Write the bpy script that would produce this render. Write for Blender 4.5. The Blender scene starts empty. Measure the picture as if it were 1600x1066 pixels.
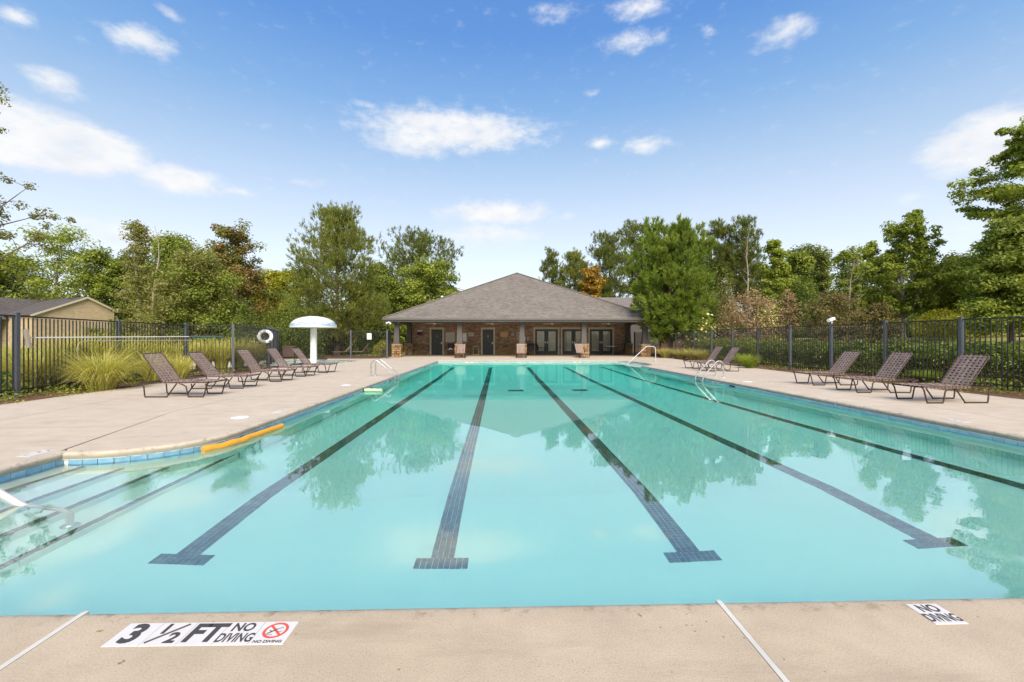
import bpy, bmesh, math, random
import numpy as np
from mathutils import Vector, Matrix
R_ = math.radians
S = bpy.context.scene
COL = S.collection
random.seed(7)

# ------------------------------------------------------------------ camera
FOC = 690.0; CAMH = 1.30; YAW = 0.029; HZ = 530.0
cd = bpy.data.cameras.new('camera'); cam = bpy.data.objects.new('camera', cd); COL.objects.link(cam)
cam.location = (0, 0, CAMH); cam.rotation_euler = (R_(90), 0, -YAW)
cd.sensor_width = 36; cd.lens = 36*FOC/1600; cd.shift_y = -3/1600; cd.clip_start = 0.05; cd.clip_end = 2000
S.camera = cam

# ------------------------------------------------------------------ sky and sun
SUN_EL, SUN_AZ = R_(42), R_(172)       # compass azimuth from +Y, clockwise
SKY_STRENGTH = 0.1
W = bpy.data.worlds.new('World'); S.world = W; W.use_nodes = True
sun_d = bpy.data.lights.new('sun', 'SUN'); sun = bpy.data.objects.new('sun', sun_d); COL.objects.link(sun)
sun_d.energy = 1.5; sun_d.angle = R_(45); sun_d.color = (1.0, 0.90, 0.76)
sd = Vector((math.sin(SUN_AZ)*math.cos(SUN_EL), math.cos(SUN_AZ)*math.cos(SUN_EL), math.sin(SUN_EL)))
sun.rotation_euler = sd.to_track_quat('Z', 'Y').to_euler(); sun.location = (0, 0, 60)
S.view_settings.view_transform = 'Standard'; S.view_settings.look = 'None'
S.view_settings.exposure = 2.2; S.view_settings.gamma = 1.0; S.view_settings.use_curve_mapping = False
S.render.engine = 'CYCLES'
cy = S.cycles
cy.use_denoising = True
try: cy.denoiser = 'OPENIMAGEDENOISE'
except Exception: pass
cy.max_bounces = 10; cy.transmission_bounces = 8; cy.transparent_max_bounces = 8; cy.diffuse_bounces = 4; cy.glossy_bounces = 4
cy.caustics_refractive = True; cy.caustics_reflective = True; cy.sample_clamp_indirect = 6.0

def pix_dir(px, py):
    """direction (azimuth, elevation) of a photograph pixel"""
    d = Vector(((px-800)/FOC, 1, (HZ-py)/FOC)).normalized()
    return math.atan2(d.x, d.y)+YAW, math.asin(d.z)

class NT:
    """tiny node helper"""
    def __init__(s, nt): s.nt = nt; s.nt.nodes.clear()
    def n(s, typ, **kw):
        nd = s.nt.nodes.new(typ)
        for k, v in kw.items():
            if k.startswith('i_'):
                key = k[2:]
                key = int(key) if key.isdigit() else key.replace('_', ' ')
                tgt = nd.inputs[key]
                if hasattr(v, 'is_output') or isinstance(v, bpy.types.NodeSocket): s.nt.links.new(v, tgt)
                else: tgt.default_value = v
            else: setattr(nd, k, v)
        return nd
    def l(s, a, b): s.nt.links.new(a, b)
    def math(s, op, a, b=0.0, c=None, clamp=False):
        m = s.n('ShaderNodeMath', operation=op); m.use_clamp = clamp
        for i, v in enumerate((a, b, c)):
            if v is None: continue
            if isinstance(v, bpy.types.NodeSocket): s.l(v, m.inputs[i])
            else: m.inputs[i].default_value = v
        return m.outputs[0]
    def vmath(s, op, a, b=None):
        m = s.n('ShaderNodeVectorMath', operation=op)
        for i, v in enumerate((a, b)):
            if v is None: continue
            if isinstance(v, bpy.types.NodeSocket): s.l(v, m.inputs[i])
            else: m.inputs[i].default_value = v
        return m.outputs['Value'] if op in ('LENGTH', 'DOT_PRODUCT') else m.outputs[0]
    def mix(s, fac, a, b, blend='MIX'):
        m = s.n('ShaderNodeMix', data_type='RGBA', blend_type=blend)
        for i, v in ((0, fac), (6, a), (7, b)):
            if isinstance(v, bpy.types.NodeSocket): s.l(v, m.inputs[i])
            else: m.inputs[i].default_value = (*v, 1) if isinstance(v, tuple) and len(v) == 3 else v
        return m.outputs[2]
    def ramp(s, fac, stops, interp='LINEAR'):
        r = s.n('ShaderNodeValToRGB'); cr = r.color_ramp; cr.interpolation = interp
        while len(cr.elements) < len(stops): cr.elements.new(0.5)
        for e, (p, c) in zip(cr.elements, stops):
            e.position = p
            if not isinstance(c, tuple): c = (c, c, c)
            e.color = (*c, 1)
        s.l(fac, r.inputs[0]); return r.outputs[0]
    def noise(s, vec, scale, detail=3, rough=0.55, dist=0.0):
        return s.n('ShaderNodeTexNoise', i_Vector=vec, i_Scale=scale, i_Detail=detail, i_Roughness=rough, i_Distortion=dist).outputs[0]

def build_world():
    t = NT(W.node_tree)
    sky = t.n('ShaderNodeTexSky', sky_type='NISHITA', sun_disc=False, sun_elevation=SUN_EL, sun_rotation=SUN_AZ, altitude=200.0, air_density=1.0, dust_density=0.6, ozone_density=2.0)
    co = t.n('ShaderNodeTexCoord').outputs['Generated']
    d = t.vmath('NORMALIZE', co)
    sp = t.n('ShaderNodeSeparateXYZ', i_Vector=d)
    el = t.math('ARCSINE', sp.outputs[2])
    az = t.math('ARCTAN2', sp.outputs[0], sp.outputs[1])
    # clear-sky gradient by elevation, as the photograph shows it (scene-linear, x10 because the background strength is 0.1)
    f = t.math('DIVIDE', el, 1.5708, clamp=True)
    g = 2.23
    stops = [(0.0, (0.86, 0.89, 0.91)), (0.11, (0.75, 0.80, 0.86)), (0.165, (0.61, 0.69, 0.80)), (0.235, (0.40, 0.55, 0.74)),
             (0.30, (0.215, 0.41, 0.71)), (0.38, (0.10, 0.275, 0.66)), (0.55, (0.06, 0.19, 0.56)), (1.0, (0.05, 0.15, 0.47))]
    grad = t.ramp(f, [(p, c) for p, c in stops])
    grad = t.vmath('SCALE', grad); grad.node.inputs['Scale'].default_value = g
    base = t.mix(0.88, sky.outputs[0], grad)
    # clouds
    v = t.n('ShaderNodeCombineXYZ', i_X=az, i_Y=el).outputs[0]
    vs = t.vmath('MULTIPLY', v, (1.0, 1.9, 1.0))
    n1 = t.n('ShaderNodeTexNoise', i_Vector=vs, i_Scale=9.0, i_Detail=6.0, i_Roughness=0.6)
    warp = t.vmath('SUBTRACT', n1.outputs['Color'], (0.5, 0.5, 0.5))
    warp = t.vmath('MULTIPLY', warp, (0.055, 0.026, 0.0))
    vw = t.vmath('ADD', v, warp)
    #   x0   x1   y0   y1  strength
    C = [(-260, 262, 138, 268, 2.2), (20, 235, 200, 272, 1.3), (505, 900, 155, 250, 1.15), (540, 740, 185, 256, .9), (165, 380, 250, 310, 1.15), (300, 420, 285, 312, .5),
         (655, 890, 306, 360, 1.1), (650, 880, 342, 394, .75), (930, 1075, -15, 40, .8), (915, 1065, 40, 88, .7), (1160, 1300, 14, 84, .75), (1415, 1760, 150, 272, 1.7),
         (135, 290, 24, 94, .85), (10, 155, 98, 158, .8), (-30, 75, 2, 50, .7), (235, 300, 10, 40, .45), (905, 972, 208, 240, .75), (960, 1060, 206, 248, .8),
         (870, 910, 328, 348, .5), (20, 360, 334, 404, .8), (400, 560, 275, 300, .3), (525, 610, 152, 172, .45), (905, 950, 134, 156, .4), (1090, 1130, 30, 60, .4), (800, 930, -10, 50, .4),
         (1370, 1480, 292, 330, .45), (1420, 1600, 330, 380, .4), (-400, -160, 40, 190, .9), (1750, 2100, 60, 220, .9)]
    acc = None
    for x0, x1, y0, y1, s_ in C:
        a0, e0 = pix_dir(x0, (y0+y1)/2); a1, _ = pix_dir(x1, (y0+y1)/2)
        _, e0 = pix_dir((x0+x1)/2, y1); _, e1 = pix_dir((x0+x1)/2, y0)
        q = t.vmath('SUBTRACT', vw, ((a0+a1)/2, (e0+e1)/2, 0))
        q = t.vmath('MULTIPLY', q, (2/(a1-a0), 2/(e1-e0), 0))
        q = t.vmath('LENGTH', q)
        q = t.math('MULTIPLY_ADD', q, -s_, s_)
        acc = q if acc is None else t.math('MAXIMUM', acc, q)
    acc = t.math('MINIMUM', acc, 0.8)
    # scattered cloud all round the rest of the sky
    nb = t.noise(t.vmath('MULTIPLY', v, (1.0, 2.2, 1.0)), 3.2, 5, 0.55)
    away = t.math('MULTIPLY_ADD', t.math('ABSOLUTE', az), 3.0, -3.3, clamp=True)
    acc = t.math('MAXIMUM', acc, t.math('MULTIPLY', t.math('MULTIPLY_ADD', nb, 5.0, -2.75), away))
    nd = t.noise(vs, 26.0, 7, 0.62)
    dens = t.math('ADD', acc, t.math('MULTIPLY_ADD', nd, 1.15, -0.68))
    m = t.n('ShaderNodeMapRange', interpolation_type='SMOOTHSTEP', i_Value=dens); m.inputs[1].default_value = -0.06; m.inputs[2].default_value = 0.80; m.inputs[4].default_value = 0.95
    nc = t.noise(vs, 14.0, 4, 0.5)
    cc = t.ramp(nc, [(0.3, (0.86, 0.88, 0.94)), (0.6, (1.0, 1.0, 1.0))])
    cc = t.vmath('SCALE', cc); cc.node.inputs['Scale'].default_value = g*0.97
    colr = t.mix(m.outputs[0], base, cc)
    bg = t.n('ShaderNodeBackground', i_Color=colr, i_Strength=SKY_STRENGTH)
    out = t.n('ShaderNodeOutputWorld'); t.l(bg.outputs[0], out.inputs[0])
build_world()
W.cycles.sampling_method = 'MANUAL'; W.cycles.sample_map_resolution = 512

# ------------------------------------------------------------------ pixel -> place
CY_, SY_ = math.cos(YAW), math.sin(YAW)
def at(px, Z, z=0.0):
    """the place seen at photograph column px at camera depth Z"""
    xc = (px-800)/FOC*Z
    return Vector((xc*CY_+Z*SY_, -xc*SY_+Z*CY_, z))
def on_ground(px, py, z=0.0):
    return at(px, (CAMH-z)*FOC/(py-HZ), z)
def zat(py, Z): return CAMH+(HZ-py)*Z/FOC
def XatY(px, Y):
    """world X of column px in the plane y = Y"""
    a = math.atan((px-800)/FOC)+YAW
    return math.tan(a)*Y
def ZatY(px, py, Y):
    a = math.atan((px-800)/FOC)+YAW
    d = Y/math.cos(a)*math.cos(a-YAW)
    return CAMH+(HZ-py)*d/FOC

# ------------------------------------------------------------------ object helpers
def tag(o, label=None, cat=None, group=None, kind=None):
    if label: o['label'] = label
    if cat: o['category'] = cat
    if group: o['group'] = group
    if kind: o['kind'] = kind
    return o
def empty(name, loc=(0, 0, 0), rz=0.0, label=None, cat=None, group=None):
    o = bpy.data.objects.new(name, None); COL.objects.link(o); o.location = loc; o.rotation_euler = (0, 0, rz)
    o.empty_display_size = 0.1
    return tag(o, label, cat, group)
def link(name, me, parent=None, loc=None, rot=None):
    o = bpy.data.objects.new(name, me); COL.objects.link(o)
    if parent: o.parent = parent
    if loc is not None: o.location = loc
    if rot is not None: o.rotation_euler = rot
    return o
def copy_tree(o, parent=None):
    c = o.copy(); COL.objects.link(c)
    if parent: c.parent = parent
    for ch in o.children: copy_tree(ch, c)
    return c

class MB:
    """collects shapes into one mesh"""
    def __init__(s): s.v = []; s.f = []; s.uv = None
    def add(s, vs, fs):
        b = len(s.v); s.v += [tuple(p) for p in vs]; s.f += [tuple(i+b for i in f) for f in fs]; return s
    def box(s, x0, x1, y0, y1, z0, z1, M=None, ch=0.0):
        vs = [(x0, y0, z0), (x1, y0, z0), (x1, y1, z0), (x0, y1, z0), (x0, y0, z1), (x1, y0, z1), (x1, y1, z1), (x0, y1, z1)]
        fs = [(3, 2, 1, 0), (4, 5, 6, 7), (0, 1, 5, 4), (1, 2, 6, 5), (2, 3, 7, 6), (3, 0, 4, 7)]
        if ch > 0:
            c = ch; vs = vs[:4]+[(x0, y0, z1-c), (x1, y0, z1-c), (x1, y1, z1-c), (x0, y1, z1-c), (x0+c, y0+c, z1), (x1-c, y0+c, z1), (x1-c, y1-c, z1), (x0+c, y1-c, z1)]
            fs = [(3, 2, 1, 0), (8, 9, 10, 11)]
            for i in range(4):
                j = (i+1) % 4; fs += [(i, j, j+4, i+4), (i+4, j+4, j+8, i+8)]
        if M is not None: vs = [M @ Vector(p) for p in vs]
        return s.add(vs, fs)
    def tube(s, pts, r, sides=8, cap=True, closed=False):
        pts = [Vector(p) for p in pts]; n = len(pts)
        rr = r if isinstance(r, (list, tuple)) else [r]*n
        rings = []; up = None
        for i, p in enumerate(pts):
            if closed: d = pts[(i+1) % n]-pts[i-1]
            else: d = pts[min(i+1, n-1)]-pts[max(i-1, 0)]
            d.normalize()
            if up is None:
                up = Vector((0, 0, 1)) if abs(d.z) < 0.9 else Vector((0, 1, 0))
            a = d.cross(up)
            if a.length < 1e-4: a = d.orthogonal()
            a.normalize(); b = a.cross(d).normalized(); up = b
            rings.append([p+(a*math.cos(2*math.pi*k/sides)+b*math.sin(2*math.pi*k/sides))*rr[i] for k in range(sides)])
        vs = [v for ring in rings for v in ring]; fs = []
        m = n if closed else n-1
        for i in range(m):
            for k in range(sides):
                k2 = (k+1) % sides; i2 = (i+1) % n
                fs.append((i*sides+k, i2*sides+k, i2*sides+k2, i*sides+k2)[::-1])
        if cap and not closed:
            fs.append(tuple(range(sides))[::1]); fs.append(tuple((n-1)*sides+k for k in range(sides))[::-1])
        return s.add(vs, fs)
    def lathe(s, prof, sides=24, c=(0, 0, 0)):
        vs = []; fs = []
        for r, z in prof:
            for k in range(sides):
                a = 2*math.pi*k/sides; vs.append((c[0]+r*math.cos(a), c[1]+r*math.sin(a), c[2]+z))
        for i in range(len(prof)-1):
            for k in range(sides):
                k2 = (k+1) % sides; fs.append((i*sides+k, i*sides+k2, (i+1)*sides+k2, (i+1)*sides+k))
        fs.append(tuple(range(sides))[::-1]); fs.append(tuple((len(prof)-1)*sides+k for k in range(sides)))
        return s.add(vs, fs)
    def mesh(s, name, mat=None, smooth=False):
        me = bpy.data.meshes.new(name); me.from_pydata(s.v, [], s.f); me.update()
        if mat: me.materials.append(mat)
        if smooth:
            me.polygons.foreach_set('use_smooth', [True]*len(me.polygons))
            try: me.set_sharp_from_angle(angle=R_(40))
            except Exception: pass
        return me
    def build(s, name, mat, parent=None, smooth=False, loc=None, rot=None):
        return link(name, s.mesh(name, mat, smooth), parent, loc, rot)

def fill(loops, z=0.0, zf=None):
    """triangulated flat polygon with holes: list of 2-D loops, the first is the outline"""
    bm = bmesh.new(); es = []
    for lp in loops:
        vs = [bm.verts.new((x, y, z if zf is None else zf(x, y))) for x, y in lp]
        es += [bm.edges.new((vs[i], vs[(i+1) % len(vs)])) for i in range(len(vs))]
    bmesh.ops.triangle_fill(bm, use_beauty=True, use_dissolve=False, edges=es)
    bmesh.ops.recalc_face_normals(bm, faces=bm.faces)
    for f in bm.faces:
        if f.normal.z < 0: f.normal_flip()
    return bm
def slab(name, loops, z, depth, mat, parent=None, wall_mat=None):
    bm = fill(loops, z)
    me = bpy.data.meshes.new(name)
    if depth:
        top = list(bm.faces); bed = [e for e in bm.edges if len(e.link_faces) == 1]
        for e in bed:
            f = e.link_faces[0]; lo = [l for l in f.loops if l.edge == e][0]
            a, b = lo.vert, lo.link_loop_next.vert
            a2 = bm.verts.new((a.co.x, a.co.y, z-depth)); b2 = bm.verts.new((b.co.x, b.co.y, z-depth))
            bm.faces.new((b, a, a2, b2))
    bm.to_mesh(me); bm.free(); me.materials.append(mat)
    return link(name, me, parent)

# ------------------------------------------------------------------ materials
MATS = {}
def nmat(name):
    m = bpy.data.materials.new(name); m.use_nodes = True; MATS[name] = m
    return m, NT(m.node_tree)
def finish(t, shader, disp=None):
    o = t.n('ShaderNodeOutputMaterial'); t.l(shader, o.inputs['Surface']); return o
def pr(t, col, rough=0.6, metal=0.0, bump=None, bstr=0.3, bdist=0.01, spec=0.5, **kw):
    p = t.n('ShaderNodeBsdfPrincipled')
    for k, v in (('Base Color', col), ('Roughness', rough), ('Metallic', metal), ('Specular IOR Level', spec)):
        if isinstance(v, bpy.types.NodeSocket): t.l(v, p.inputs[k])
        else: p.inputs[k].default_value = (*v, 1) if isinstance(v, tuple) else v
    for k, v in kw.items(): p.inputs[k.replace('_', ' ')].default_value = v
    if bump is not None:
        b = t.n('ShaderNodeBump', i_Height=bump, i_Strength=bstr, i_Distance=bdist); t.l(b.outputs[0], p.inputs['Normal'])
    return p.outputs[0]
def simple(name, col, rough=0.5, metal=0.0, var=0.15, scale=6.0, spec=0.5):
    m, t = nmat(name); co = t.n('ShaderNodeTexCoord').outputs['Object']
    n = t.noise(co, scale, 4)
    c = t.mix(n, tuple(x*(1-var) for x in col), tuple(min(1, x*(1+var)) for x in col))
    r = t.math('MULTIPLY_ADD', n, 0.2, rough-0.1)
    finish(t, pr(t, c, r, metal, spec=spec)); return m

def concrete(name, ca, cb, dirt=0.5, edge=False):
    m, t = nmat(name); co = t.n('ShaderNodeNewGeometry').outputs['Position']
    big = t.noise(co, 0.45, 5, 0.6); mid = t.noise(co, 3.0, 5, 0.65); fine = t.noise(co, 130, 3, 0.7); fin2 = t.noise(co, 420, 2, 0.5)
    c = t.mix(t.ramp(big, [(0.3, 0.0), (0.7, 1.0)]), ca, cb)
    c = t.mix(t.ramp(mid, [(0.35, 0.40), (0.65, 0.0)]), c, tuple(x*0.72 for x in ca))
    sp = t.ramp(fine, [(0.30, 0.70), (0.45, 0.98), (0.62, 1.08), (0.75, 1.25)])
    c = t.mix(1.0, c, sp, 'MULTIPLY')
    c = t.mix(1.0, c, t.ramp(fin2, [(0.3, 0.86), (0.7, 1.12)]), 'MULTIPLY')
    # scattered dark specks and worn spots
    vo = t.n('ShaderNodeTexVoronoi', i_Vector=co, i_Scale=22.0); 
    k = t.math('LESS_THAN', vo.outputs['Distance'], 0.11)
    k = t.math('MULTIPLY', k, t.math('GREATER_THAN', t.noise(co, 1.6, 4, 0.7), 0.57))
    c = t.mix(t.math('MULTIPLY', k, dirt), c, (0.12, 0.085, 0.06))
    # long faint streaks of old water marks
    st = t.noise(t.vmath('MULTIPLY', co, (0.5, 2.6, 1.0)), 1.3, 5, 0.7)
    c = t.mix(t.ramp(st, [(0.54, 0.0), (0.7, 0.42)]), c, tuple(x*0.62 for x in ca))
    if edge:                                                              # dark organic blotches and an algae film on the lip that the water splashes
        lip = t.n('ShaderNodeAttribute', attribute_name='lip').outputs['Fac']; bl = t.noise(co, 8.0, 7, 0.8)
        k = t.math('MULTIPLY', t.ramp(bl, [(0.52, 0.0), (0.66, 0.85)]), t.ramp(lip, [(0.0, 0.0), (0.55, 1.0)]))
        c = t.mix(k, c, (0.15, 0.105, 0.065))
        z = t.n('ShaderNodeSeparateXYZ', i_Vector=co).outputs[2]
        al = t.math('ADD', t.math('MULTIPLY', z, -26.0), t.math('MULTIPLY_ADD', t.noise(co, 5.0, 6, 0.75), 1.2, -0.95), clamp=True)
        c = t.mix(t.math('MULTIPLY', al, 0.85), c, (0.20, 0.20, 0.145))
    h = t.math('ADD', fine, t.math('MULTIPLY', mid, 1.2))
    finish(t, pr(t, c, 0.85, bump=h, bstr=0.25, bdist=0.004, spec=0.25)); return m
M_deck_pale = concrete('washed_deck_concrete', (0.485, 0.405, 0.312), (0.545, 0.465, 0.366), 0.5)
M_deck = concrete('deck_concrete', (0.422, 0.342, 0.241), (0.482, 0.397, 0.292), 0.7)
M_nose = concrete('coping_concrete', (0.422, 0.342, 0.241), (0.482, 0.397, 0.292), 0.7, True); M_nose_pale = concrete('washed_coping_concrete', (0.485, 0.405, 0.312), (0.545, 0.465, 0.366), 0.5, True)
M_caulk = simple('white_caulk', (0.52, 0.495, 0.44), 0.6, var=0.25)
M_rail = simple('steel_rail', (0.60, 0.58, 0.54), 0.28, 0.85, 0.05)
M_white_rail = simple('white_rail', (0.62, 0.55, 0.49), 0.4, 0.1, 0.08)
M_brown = simple('brown_frame', (0.046, 0.026, 0.017), 0.5, 0.0, 0.25, 12, 0.3)
M_black = simple('black_fence_paint', (0.018, 0.019, 0.021), 0.42, 0.0, 0.2, 5)
M_post = simple('post_sheen_paint', (0.080, 0.088, 0.100), 0.42, 0.0, 0.15, 5)  # black posts, with the blue-grey sheen of the sky put into the colour
M_white = simple('white_paint', (0.78, 0.78, 0.76), 0.45, 0, 0.05)
M_cream = simple('cream_trim', (0.50, 0.44, 0.33), 0.55, 0, 0.08)
M_taupe = simple('taupe_paint', (0.068, 0.061, 0.052), 0.6, 0, 0.12)
M_fascia = simple('fascia_paint', (0.085, 0.078, 0.068), 0.5, 0, 0.1)
M_soffit = simple('soffit_paint', (0.40, 0.36, 0.31), 0.6, 0, 0.1)
M_door = simple('dark_door', (0.030, 0.034, 0.031), 0.45, 0, 0.15)
M_dark = simple('dark_plastic', (0.02, 0.02, 0.02), 0.5, 0, 0.1)
M_chrome = simple('brushed_metal', (0.55, 0.54, 0.52), 0.3, 0.9, 0.05)
M_yellow = simple('yellow_foam', (0.66, 0.29, 0.018), 0.75, 0, 0.25, 9)
M_green_foam = simple('green_foam', (0.42, 0.58, 0.30), 0.7, 0, 0.1)
M_blue_pole = simple('blue_pole', (0.04, 0.20, 0.27), 0.4, 0, 0.1)
M_bark = simple('bark', (0.13, 0.098, 0.072), 0.9, 0, 0.4, 9)
M_bark_red = simple('pine_bark', (0.115, 0.078, 0.056), 0.9, 0, 0.45, 8)
M_bark_pale = simple('pale_bark', (0.30, 0.25, 0.19), 0.9, 0, 0.3, 9)
M_ink = simple('black_ink', (0.055, 0.045, 0.042), 0.6, 0, 0.1)
M_red_ink = simple('red_ink', (0.60, 0.075, 0.05), 0.5, 0, 0.1)
M_tilew = simple('white_tile', (0.60, 0.575, 0.54), 0.35, 0, 0.08, 18)
M_paper = simple('notice_paper', (0.50, 0.475, 0.41), 0.6, 0, 0.1, 30)
M_amber = simple('amber_board', (0.50, 0.32, 0.12), 0.6, 0, 0.1, 30)
M_orange = simple('orange_card', (0.55, 0.22, 0.08), 0.6, 0, 0.1, 30)
M_greyboard = simple('grey_board', (0.30, 0.32, 0.33), 0.5, 0, 0.1, 30)
M_wood = simple('weathered_wood', (0.30, 0.22, 0.10), 0.7, 0, 0.3, 9)
M_sidingtan = None

def strap_mat():
    m, t = nmat('vinyl_strap'); co = t.n('ShaderNodeTexCoord').outputs['Object']; rnd = t.n('ShaderNodeObjectInfo').outputs['Random']
    n = t.noise(co, 9, 4)
    c = t.mix(rnd, (0.200, 0.132, 0.105), (0.270, 0.190, 0.155))
    c = t.mix(t.ramp(n, [(0.45, 0.0), (0.75, 0.45)]), c, (0.40, 0.31, 0.26))
    finish(t, pr(t, c, 0.5)); return m
M_strap = strap_mat()

def tile_mat(name, ca, cb, grout):
    m, t = nmat(name); co = t.n('ShaderNodeNewGeometry').outputs['Position']; rnd = t.n('ShaderNodeObjectInfo').outputs['Random']
    c = t.mix(rnd, ca, cb); n = t.noise(co, 8, 5, 0.7)
    c = t.mix(t.ramp(n, [(0.4, 0.0), (0.8, 0.45)]), c, (0.42, 0.52, 0.50))
    finish(t, pr(t, c, 0.25)); return m
M_wtile = tile_mat('waterline_glaze', (0.085, 0.235, 0.36), (0.14, 0.30, 0.42), None)
M_wtile_right = tile_mat('waterline_glaze_faded', (0.22, 0.40, 0.49), (0.30, 0.46, 0.53), None)
M_ftile = tile_mat('lane_tile_glaze', (0.048, 0.046, 0.041), (0.072, 0.068, 0.060), None)
M_wtile_pale = simple('waterline_glaze_pale', (0.24, 0.38, 0.44), 0.3, 0, 0.25, 2.0)
M_grout = simple('grout', (0.50, 0.50, 0.46), 0.8, 0, 0.1)

def plaster():
    m, t = nmat('pool_plaster'); co = t.n('ShaderNodeNewGeometry').outputs['Position']
    n = t.noise(co, 0.9, 6, 0.6); n2 = t.noise(co, 4.0, 5, 0.7)
    c = t.mix(n, (0.90, 0.89, 0.80), (0.94, 0.93, 0.84))
    c = t.mix(t.ramp(n2, [(0.55, 0.0), (0.8, 0.35)]), c, (0.83, 0.85, 0.77))
    finish(t, pr(t, c, 0.8, spec=0.1)); return m
M_plaster = plaster()

WATER_GLOSS = 0.25      # mirror share raised above real water, standing in for a brighter overcast sky
def water():
    m, t = nmat('pool_water'); g = t.n('ShaderNodeNewGeometry'); co = g.outputs['Position']
    h = t.math('ADD', t.noise(t.vmath('MULTIPLY', co, (1.0, 0.75, 1.0)), 1.7, 3, 0.5), t.math('MULTIPLY', t.noise(co, 7.0, 3, 0.5), 0.22))
    b = t.n('ShaderNodeBump', i_Height=h, i_Strength=1.0, i_Distance=0.0014)
    rf = t.n('ShaderNodeBsdfRefraction', i_IOR=1.333, i_Roughness=0.0); rf.inputs['Color'].default_value = (0.95, 1.0, 1.0, 1); t.l(b.outputs[0], rf.inputs['Normal'])
    gl = t.n('ShaderNodeBsdfGlossy', i_Roughness=0.0); t.l(b.outputs[0], gl.inputs['Normal'])
    f1 = t.n('ShaderNodeFresnel', i_IOR=1.333); t.l(b.outputs[0], f1.inputs['Normal'])
    fr = t.math('MINIMUM', t.math('MULTIPLY_ADD', f1.outputs[0], 1.15, WATER_GLOSS), 0.46)
    f2 = t.n('ShaderNodeFresnel', i_IOR=1.333); t.l(b.outputs[0], f2.inputs['Normal'])
    mx = t.n('ShaderNodeMix', data_type='FLOAT'); t.l(g.outputs['Backfacing'], mx.inputs[0]); t.l(fr, mx.inputs[2]); t.l(f2.outputs[0], mx.inputs[3])
    ms = t.n('ShaderNodeMixShader'); t.l(mx.outputs[0], ms.inputs[0]); t.l(rf.outputs[0], ms.inputs[1]); t.l(gl.outputs[0], ms.inputs[2])
    o = finish(t, ms.outputs[0])
    va = t.n('ShaderNodeVolumeAbsorption', i_Density=0.245); va.inputs['Color'].default_value = (0.0, 0.99, 0.955, 1); t.l(va.outputs[0], o.inputs['Volume'])
    return m
M_water = water()

def brick_mat():
    m, t = nmat('house_brick'); uv = t.n('ShaderNodeUVMap').outputs[0]; co = t.n('ShaderNodeNewGeometry').outputs['Position']
    b = t.n('ShaderNodeTexBrick', i_Vector=uv, i_Scale=1.0); b.offset = 0.5
    b.inputs['Brick Width'].default_value = 0.215; b.inputs['Row Height'].default_value = 0.075; b.inputs['Mortar Size'].default_value = 0.006
    b.inputs['Color1'].default_value = (0.17, 0.10, 0.066, 1); b.inputs['Color2'].default_value = (0.50, 0.325, 0.21, 1); b.inputs['Mortar'].default_value = (0.32, 0.26, 0.20, 1); b.inputs['Bias'].default_value = -0.1
    n = t.noise(co, 1.4, 4); c = t.mix(t.ramp(n, [(0.35, 0.0), (0.7, 0.5)]), b.outputs[0], (0.18, 0.11, 0.075))
    finish(t, pr(t, c, 0.85, bump=b.outputs['Fac'], bstr=-0.5, bdist=0.008, spec=0.2)); return m
M_brick = brick_mat()
def stone_mat():
    m, t = nmat('ledge_stone'); a = t.n('ShaderNodeAttribute', attribute_name='tint').outputs['Fac']; co = t.n('ShaderNodeNewGeometry').outputs['Position']
    c = t.ramp(a, [(0.0, (0.22, 0.125, 0.055)), (0.35, (0.38, 0.215, 0.085)), (0.6, (0.43, 0.29, 0.145)), (0.8, (0.27, 0.18, 0.11)), (1.0, (0.45, 0.31, 0.18))])
    n = t.noise(co, 9, 5, 0.7); c = t.mix(t.ramp(n, [(0.3, 0.35), (0.65, 0.0)]), c, (0.10, 0.065, 0.04))
    finish(t, pr(t, c, 0.85, bump=n, bstr=0.5, bdist=0.02, spec=0.2)); return m
M_stone = stone_mat()
def shingle_mat(name, cols):
    m, t = nmat(name); uv = t.n('ShaderNodeUVMap').outputs[0]
    b = t.n('ShaderNodeTexBrick', i_Vector=uv, i_Scale=1.0); b.offset = 0.37
    b.inputs['Brick Width'].default_value = 0.26; b.inputs['Row Height'].default_value = 0.145; b.inputs['Mortar Size'].default_value = 0.010; b.inputs['Mortar Smooth'].default_value = 0.6
    b.inputs['Color1'].default_value = (0, 0, 0, 1); b.inputs['Color2'].default_value = (1, 1, 1, 1); b.inputs['Mortar'].default_value = (0.0, 0.0, 0.0, 1)
    n = t.noise(uv, 6.5, 6, 0.85); big = t.noise(uv, 0.35, 4, 0.6)
    f = t.math('ADD', t.math('MULTIPLY', b.outputs[0], 0.46), t.math('MULTIPLY_ADD', n, 0.95, -0.20), clamp=True)
    c = t.ramp(f, [(0.0, cols[0]), (0.45, cols[1]), (0.75, cols[2]), (1.0, cols[3])])
    c = t.mix(t.ramp(big, [(0.4, 0.0), (0.75, 0.3)]), c, cols[0])
    finish(t, pr(t, c, 0.9, bump=b.outputs[0], bstr=0.5, bdist=0.02, spec=0.2)); return m
M_shingle = shingle_mat('weathered_shingle', [(0.080, 0.070, 0.060), (0.18, 0.158, 0.135), (0.23, 0.205, 0.176), (0.32, 0.29, 0.255)])
M_shingle_dark = shingle_mat('dark_shingle', [(0.055, 0.049, 0.049), (0.092, 0.082, 0.080), (0.12, 0.108, 0.104), (0.16, 0.145, 0.14)])
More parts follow.
